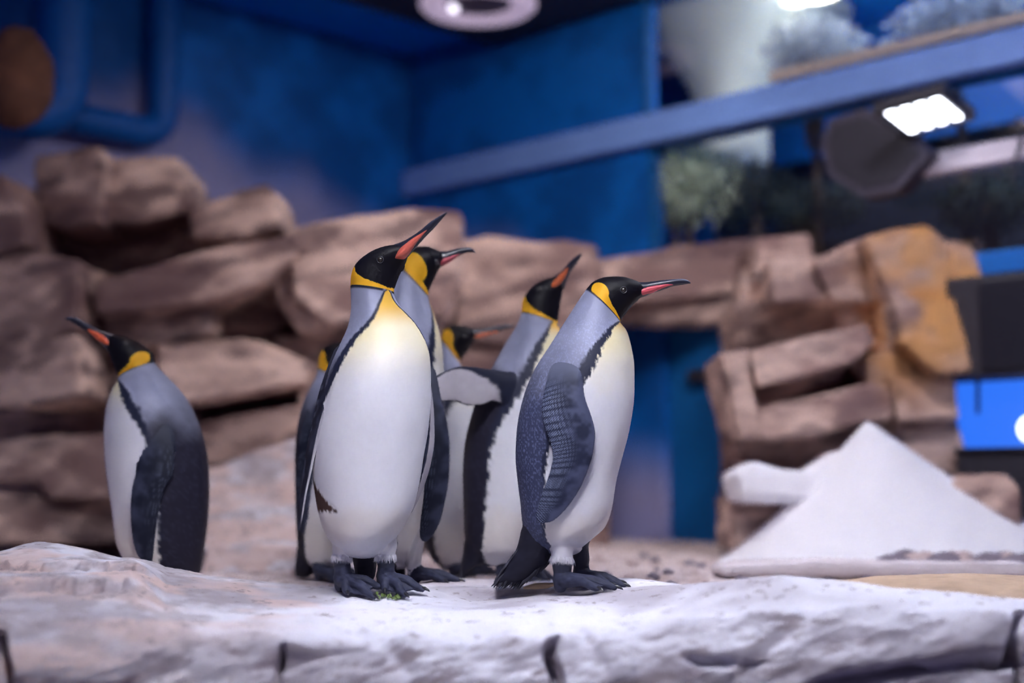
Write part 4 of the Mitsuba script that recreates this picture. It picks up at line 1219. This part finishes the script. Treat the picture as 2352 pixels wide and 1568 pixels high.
penguin('king_penguin_001', 3.47, rowsE, dict(glint=1.0, brown=.1, patch=(118, 30), ptop=.50, billshine=1.0, plate_frac=.68, plate_label='rosy pink bill plate'), flE + [mirror_flip(dict(flE[0], K=60, n=36))], legsE, feetE,
        tails=[[(1198, 1205, 1268, 1240, .06, .0), (1188, 1255, 1264, 1282, .05, .0), (1166, 1293, 1240, 1306, .04, .0), (1148, 1322, 1204, 1334, .028, .0), (1138, 1334, 1160, 1339, .012, .0)]],
        bill=[((1460, 647), (1466, 684), .0175), ((1480, 648), (1481, 681), .015), ((1500, 646), (1499, 673), .012), ((1524, 643), (1525, 665), .010), ((1546, 641), (1547, 657), .008), ((1566, 640), (1568, 654), .006), ((1578, 643), (1578, 652), .004), ((1585, 648), (1584, 651), .0015)],
        plate=[((1456, 674), (1458, 679), .014), ((1467, 664), (1470, 681), .0198), ((1489, 656), (1490, 676), .017), ((1510, 653), (1511, 668), .0142), ((1530, 652), (1531, 660), .0118), ((1544, 653), (1544, 656), .008)],
        tail_spikes=dict(dir=(-.62, 0, -.78), len=.034, edges=[(1198, 1340, 1262, 1290, 46), (1140, 1333, 1200, 1340, 26), (1180, 1275, 1140, 1330, 16)]), eye=(1432, 666), plate_col=(0.60, .075, .095), tuft_legs=True, K=400, n=270,
        lab='sharp right-hand front penguin in profile, blue grey back and flipper, bill pointing right')

# B: behind the front bird
PB = -22
rowsB = [(0, 870, 1285, 935, 1295, .05, PB, 0), (.3, 835, 1262, 958, 1268, .085, PB, 0), (.6, 818, 1220, 975, 1218, .105, PB, 0), (1, 802, 1160, 990, 1165, .118, PB, 0), (1.5, 796, 1090, 1008, 1090, .125, PB, 0),
         (2, 795, 1020, 1018, 1020, .125, PB, 0), (2.5, 797, 960, 1022, 960, .122, PB, 0), (3, 806, 890, 1021, 890, .115, PB, 0), (3.5, 818, 840, 1019, 830, .105, PB, 0), (4, 838, 785, 1013, 776, .088, PB, 0),
         (4.5, 868, 722, 998, 724, .068, PB, 0), (5, 914, 598, 983, 678, .050, -8, 0), (5.35, 929, 581, 991, 654, .048, -8, 0), (5.8, 952, 568, 1001, 632, .046, -8, 0), (6.2, 978, 566, 1008, 618, .040, -8, 0), (6.6, 997, 571, 1012, 613, .028, -8, 0), (7, 1009, 577, 1016, 607, .018, -8, 0)]
flB = [dict(side='outer', rows=[(950, 850, -.075, 1000, 845, -.07, .03), (957, 920, -.11, 1013, 915, -.09, .024), (963, 980, -.122, 1027, 975, -.11, .02), (972, 1030, -.125, 1032, 1028, -.112, .017), (976, 1085, -.125, 1031, 1085, -.112, .015),
                                (973, 1140, -.122, 1024, 1139, -.11, .013), (966, 1195, -.118, 1009, 1200, -.108, .011), (964, 1225, -.115, 990, 1234, -.108, .008), (970, 1242, -.112, 978, 1244, -.11, .005)])]
legsB = [dict(hem=.8, rows=[(915, 1240, 985, 1200, .04, -.02), (928, 1275, 972, 1260, .03, -.03), (934, 1310, 966, 1305, .02, -.03), (936, 1322, 964, 1320, .018, -.03)])]
feetB = [dict(ankle=(952, 1306, -.03), heel=(955, 1327, -.03), toes=[(1020, 1336, -.10), (1052, 1333, -.05), (1045, 1330, .0)])]
penguin('king_penguin_002', 3.75, rowsB, dict(back=[0.012, 0.011, 0.020], glint=.3, brown=.1, patch=(104, 46), ptop=.72, plate_frac=.6, plate_label='pink bill plate', dA=-8), flB + [mirror_flip(dict(flB[0], K=50, n=30))], legsB, feetB,
        tails=[[(860, 1250, 925, 1255, .05, .03), (895, 1290, 931, 1292, .03, .03), (908, 1318, 931, 1318, .012, .03), (912, 1332, 930, 1332, .006, .03)]],
        bill=[((1008, 577), (1014, 613), .0165), ((1024, 577), (1030, 603), .0145), ((1038, 574), (1043, 594), .011), ((1055, 570), (1058, 585), .009), ((1072, 568), (1074, 580), .007), ((1085, 571), (1085, 579), .004), ((1091, 579), (1091, 582), .0015)],
        plate=[((1011, 606), (1013, 612), .013), ((1016, 594), (1022, 608), .019), ((1032, 588), (1037, 599), .016), ((1045, 585), (1048, 591), .0125), ((1055, 583), (1056, 585), .008)],
        eye=(1003, 601), plate_col=(0.55, .09, .11), K=200, n=110, detail=.25,
        lab='penguin directly behind the front bird, its grey neck in view and bill pointing right')

# C: low bird far back between the others
PC = 28
rowsC = [(0, 1010, 1298, 1085, 1298, .05, PC, 0), (.3, 985, 1272, 1112, 1268, .09, PC, 0), (1, 965, 1180, 1140, 1180, .118, PC, 0), (2, 958, 1060, 1152, 1060, .125, PC, 0), (3, 968, 945, 1148, 945, .118, PC, 0), (4, 986, 880, 1118, 895, .09, PC, 0),
         (4.5, 1001, 830, 1083, 858, .062, 18, 0), (5, 1012, 776, 1055, 832, .045, 5, 0), (5.4, 1018, 757, 1069, 814, .044, 5, 0), (5.8, 1036, 747, 1079, 797, .042, 3, 0), (6.2, 1056, 746, 1085, 788, .036, 0, 0), (6.6, 1074, 750, 1088, 783, .026, 0, 0), (7, 1084, 754, 1091, 779, .017, 0, 0)]
flC = [dict(side='outer', K=50, n=30, rows=[(985, 900, -.06, 1020, 895, -.09, .03), (970, 960, -.08, 1030, 955, -.10, .02), (968, 1050, -.09, 1020, 1050, -.11, .015), (968, 1130, -.09, 1005, 1130, -.105, .01), (975, 1170, -.09, 985, 1172, -.095, .005)])]
feetC = [dict(ankle=(1045, 1296, -.04), heel=(1042, 1312, -.04), toes=[(1085, 1322, -.13), (1105, 1319, -.08), (1100, 1317, -.03)]), dict(ankle=(1080, 1296, .04), heel=(1078, 1310, .04), toes=[(1120, 1319, -.03), (1140, 1317, .02), (1135, 1315, .06)])]
penguin('king_penguin_003', 4.3, rowsC, dict(back=[0.012, 0.011, 0.020], glint=.2, brown=.1, patch=(118, 34), ptop=.58, plate_frac=.6, plate_label='orange pink bill plate'), flC, (), feetC,
        bill=[((1084, 754), (1090, 782), .016), ((1101, 754), (1104, 775), .013), ((1122, 751), (1125, 768), .010), ((1145, 748), (1147, 761), .008), ((1165, 745), (1167, 755), .006), ((1182, 746), (1182, 749), .002)],
        plate=[((1084, 772), (1087, 779), .013), ((1096, 765), (1099, 777), .0165), ((1115, 761), (1118, 771), .013), ((1130, 760), (1132, 767), .0105), ((1143, 759), (1144, 763), .007)],
        eye=(1068, 770), plate_col=(0.72, .20, .10), K=130, n=80,
        lab='lowest penguin in the group, its head between the two middle birds above the raised flipper')

# D: bird with the raised flipper
PD = 20
rowsD = [(0, 1090, 1282, 1205, 1285, .05, PD, 0), (.3, 1070, 1255, 1240, 1260, .088, PD, 0), (.6, 1066, 1215, 1275, 1215, .108, PD, 0), (1, 1065, 1165, 1300, 1165, .120, PD, 0), (1.5, 1063, 1095, 1314, 1095, .127, PD, 0), (2, 1067, 1025, 1322, 1025, .128, PD, 0),
         (2.5, 1080, 965, 1325, 965, .125, PD, 0), (3, 1098, 908, 1322, 903, .118, PD, 0), (3.5, 1128, 848, 1315, 845, .105, PD, 0), (4, 1160, 790, 1303, 800, .086, PD, 0), (4.5, 1187, 747, 1290, 765, .064, PD + 4, 0),
         (5, 1198, 716, 1281, 744, .049, 36, 0), (5.4, 1200, 693, 1284, 720, .048, 36, 0), (5.8, 1209, 674, 1287, 698, .046, 36, 0), (6.2, 1226, 656, 1290, 681, .040, 36, -.005), (6.6, 1247, 643, 1293, 666, .028, 36, -.012), (7, 1267, 637, 1296, 658, .018, 36, -.02)]
flD = [dict(side='wing', K=110, n=60, rows=[(1200, 975, -.07, 1225, 852, -.07, .05), (1160, 938, -.10, 1178, 854, -.095, .04), (1132, 920, -.12, 1140, 850, -.11, .03), (1106, 930, -.14, 1110, 846, -.13, .022), (1075, 931, -.16, 1084, 842, -.15, .018),
                                (1043, 920, -.185, 1058, 841, -.175, .016), (1018, 921, -.21, 1030, 849, -.20, .014), (990, 935, -.235, 1000, 865, -.225, .012), (962, 935, -.255, 965, 888, -.25, .010), (947, 922, -.265, 947, 910, -.263, .006)])]
flD2 = dict(side='under', K=50, n=30, rows=[(1270, 850, .09, 1215, 850, .09, .04), (1290, 930, .12, 1215, 935, .12, .02), (1290, 1040, .13, 1210, 1040, .13, .016), (1270, 1130, .125, 1215, 1130, .125, .01), (1240, 1170, .12, 1225, 1172, .12, .005)])
legsD = [dict(hem=.45, dark=.7, rows=[(1125, 1235, 1190, 1240, .04, -.02), (1138, 1275, 1175, 1275, .026, -.02), (1142, 1305, 1170, 1305, .02, -.02)]),
         dict(hem=.5, rows=[(1190, 1235, 1250, 1235, .04, .04), (1200, 1275, 1238, 1275, .026, .05), (1204, 1305, 1234, 1305, .02, .05)])]
feetD = [dict(ankle=(1156, 1305, -.02), heel=(1155, 1322, -.02), toes=[(1215, 1336, -.07), (1232, 1334, -.03), (1226, 1331, .01)]), dict(ankle=(1219, 1303, .05), heel=(1218, 1318, .05), toes=[(1255, 1334, -.01), (1270, 1331, .03), (1266, 1329, .07)])]
penguin('king_penguin_004', 3.9, rowsD, dict(sl=3.15, sh=3.75, back=[0.012, 0.011, 0.020], glint=.15, brown=.8, patch=(133, 28), ptop=.62, billshine=.1, plate_frac=.6, plate_label='orange red bill plate'), flD + [flD2], legsD, feetD,
        tails=[[(1066, 1235, 1140, 1255, .06, .0), (1063, 1275, 1130, 1285, .045, .0), (1057, 1312, 1092, 1302, .03, .0), (1054, 1333, 1068, 1328, .012, .0)]],
        bill=[((1267, 637), (1297, 664), .0165), ((1281, 629), (1301, 648), .0145), ((1298, 613), (1309, 628), .0115), ((1312, 598), (1320, 611), .009), ((1325, 587), (1330, 596), .006), ((1334, 583), (1336, 586), .002)],
        plate=[((1257, 664), (1262, 671), .013), ((1265, 651), (1277, 662), .020), ((1279, 637), (1291, 649), .0165), ((1292, 624), (1300, 634), .013), ((1303, 615), (1306, 618), .008)],
        tail_spikes=dict(dir=(-.25, 0, -.95), len=.03, edges=[(1058, 1322, 1088, 1308, 16), (1062, 1290, 1056, 1325, 8), (1100, 1296, 1138, 1272, 14)]), bill_dy=-.06, bill_dy0=-.02, eye=(1240, 662), plate_col=(0.50, .10, .03), K=200, n=110,
        lab='penguin holding one flipper out to the left with its pale underside showing')

# F: lone bird on the left, looking left
PF = 188
rowsF = [(0, 300, 1318, 452, 1335, .06, PF, 0), (.3, 284, 1282, 461, 1305, .095, PF, 0), (.6, 268, 1240, 467, 1262, .112, PF, 0), (1, 260, 1172, 476, 1190, .122, PF, 0), (1.5, 251, 1110, 479, 1128, .128, PF, 0), (2, 244, 1050, 477, 1064, .128, PF, 0),
         (2.5, 242, 992, 465, 1002, .124, PF, 0), (3, 246, 942, 446, 950, .116, PF, 0), (3.5, 253, 912, 429, 918, .105, PF, 0), (4, 262, 891, 404, 886, .088, PF, 0), (4.5, 270, 878, 377, 858, .066, PF, 0),
         (5, 272, 868, 354, 831, .048, 180, 0), (5.4, 266, 850, 350, 811, .047, 178, 0), (5.8, 259, 832, 334, 797, .044, 178, 0), (6.2, 254, 818, 309, 781, .038, 178, 0), (6.6, 250, 807, 284, 772, .027, 178, 0), (7, 247, 798, 264, 769, .017, 178, 0)]
flF = [dict(side='outer', rows=[(392, 965, -.085, 340, 965, -.085, .04), (402, 1030, -.112, 328, 1035, -.118, .03), (398, 1085, -.128, 312, 1085, -.13, .022), (378, 1125, -.133, 304, 1125, -.135, .018), (366, 1165, -.135, 300, 1172, -.136, .015),
                                (358, 1215, -.135, 304, 1228, -.135, .013), (353, 1260, -.133, 313, 1268, -.133, .011), (350, 1286, -.13, 326, 1288, -.13, .008), (346, 1300, -.13, 338, 1301, -.13, .005)])]
feetF = [dict(ankle=(350, 1318, -.05), heel=(355, 1338, -.05), toes=[(290, 1350, -.12), (265, 1347, -.07), (270, 1344, -.02)]), dict(ankle=(370, 1318, .05), heel=(372, 1336, .05), toes=[(310, 1347, .0), (285, 1344, .04), (290, 1342, .08)])]
penguin('king_penguin_005', 3.9, rowsF, dict(sl=2.3, sh=3.5, dA=5, back=[0.012, 0.011, 0.020], glint=.15, brown=.3, patch=(122, 34), ptop=.6, plate_frac=.6, plate_label='orange red bill plate'), flF + [mirror_flip(dict(flF[0], K=50, n=30))], (), feetF,
        bill=[((263, 768), (246, 807), .0165), ((246, 763), (238, 796), .0145), ((228, 757), (223, 781), .0115), ((198, 741), (192, 757), .009), ((172, 729), (168, 742), .0065), ((158, 728), (157, 736), .004), ((151, 730), (151, 733), .0015)],
        plate=[((259, 788), (258, 800), .014), ((250, 775), (243, 794), .020), ((232, 763), (226, 783), .0165), ((215, 756), (211, 770), .0128), ((201, 750), (199, 757), .008)],
        eye=(289, 788), plate_col=(0.62, .10, .035), K=180, n=100, detail=.15,
        lab='lone penguin on the far left behind the ledge, facing left')

# G: hidden behind the front bird
PG = 35
rowsG = [(0, 705, 1296, 790, 1296, .05, PG, 0), (.3, 686, 1268, 812, 1268, .09, PG, 0), (1, 680, 1165, 848, 1165, .12, PG, 0), (2, 678, 1055, 860, 1055, .125, PG, 0), (2.5, 682, 995, 862, 992, .122, PG, 0), (3, 693, 938, 858, 934, .115, PG, 0), (4, 716, 886, 830, 892, .085, PG, 0),
         (4.5, 726, 866, 802, 886, .06, 25, 0), (5, 731, 845, 790, 875, .047, 15, 0), (5.4, 734, 818, 800, 858, .046, 15, 0), (5.8, 747, 797, 812, 842, .044, 12, 0), (6.2, 768, 786, 822, 828, .038, 10, 0), (6.6, 792, 785, 829, 818, .027, 10, 0), (7, 815, 790, 832, 812, .018, 10, 0)]
flG = [dict(side='outer', K=60, n=36, rows=[(715, 930, -.06, 750, 925, -.08, .04), (692, 985, -.08, 742, 980, -.105, .028), (684, 1050, -.09, 728, 1050, -.115, .02), (681, 1110, -.09, 714, 1115, -.11, .016), (683, 1170, -.09, 706, 1180, -.10, .012), (690, 1222, -.085, 698, 1226, -.09, .005)])]
feetG = [dict(ankle=(735, 1296, -.05), heel=(733, 1318, -.05), toes=[(770, 1336, -.12), (795, 1332, -.08), (790, 1330, -.03)]), dict(ankle=(770, 1296, .05), heel=(768, 1318, .05), toes=[(815, 1330, -.02), (835, 1328, .02), (830, 1326, .06)])]
penguin('king_penguin_006', 4.1, rowsG, dict(sl=2.4, back=[0.012, 0.011, 0.020], glint=.1, brown=.3, patch=(135, 34), ptop=.62, dA=-8), flG, (), feetG,
        tails=[[(684, 1245, 745, 1265, .06, .0), (680, 1285, 735, 1296, .045, .0), (677, 1308, 722, 1314, .03, .0), (680, 1322, 708, 1324, .012, .0)]],
        bill=[((814, 790), (831, 813), .016), ((850, 782), (855, 800), .011), ((885, 776), (887, 786), .006), ((910, 774), (910, 777), .002)], plate=[((824, 800), (828, 810), .016), ((850, 788), (853, 798), .013), ((868, 784), (869, 790), .008)],
        eye=(800, 812), K=140, n=90,
        lab='penguin mostly hidden behind the front bird, its dark back showing at left')

# small scraps by the feet
wd = []
r = np.random.default_rng(3)
base = at(885, 1372, 3.36)
for i in range(16):
    o = np.array([base[0] + r.uniform(-.02, .045), base[1] + r.uniform(-.03, .02), 0.0])
    o[2] = ground(o[0], o[1]) + .001
    aa = r.uniform(0, 6.28)
    dd = np.array([math.cos(aa), math.sin(aa), 0]) * r.uniform(.008, .02)
    wd.append(tube([o, o + dd * .5 + [0, 0, .004], o + dd], [.0022, .003, .0012], 6))
add('weed_scrap', trimesh.util.concatenate(wd), 'weed_mat', 'small dark green scrap of weed between the feet of the front penguin', 'weed', smooth=True)
lo = at(1238, 1350, 3.5)
lz = ground(lo[0], lo[1])
leaf = tube([[lo[0] - .038, lo[1], lz + .002], [lo[0] - .01, lo[1] + .004, lz + .006], [lo[0] + .02, lo[1], lz + .008], [lo[0] + .04, lo[1] - .003, lz + .012]], [.003, .008, .007, .003], 10)
add('wood_chip', leaf, 'sand_mat', 'small brown chip lying on the rock behind the right front penguin', 'wood chip', smooth=True)
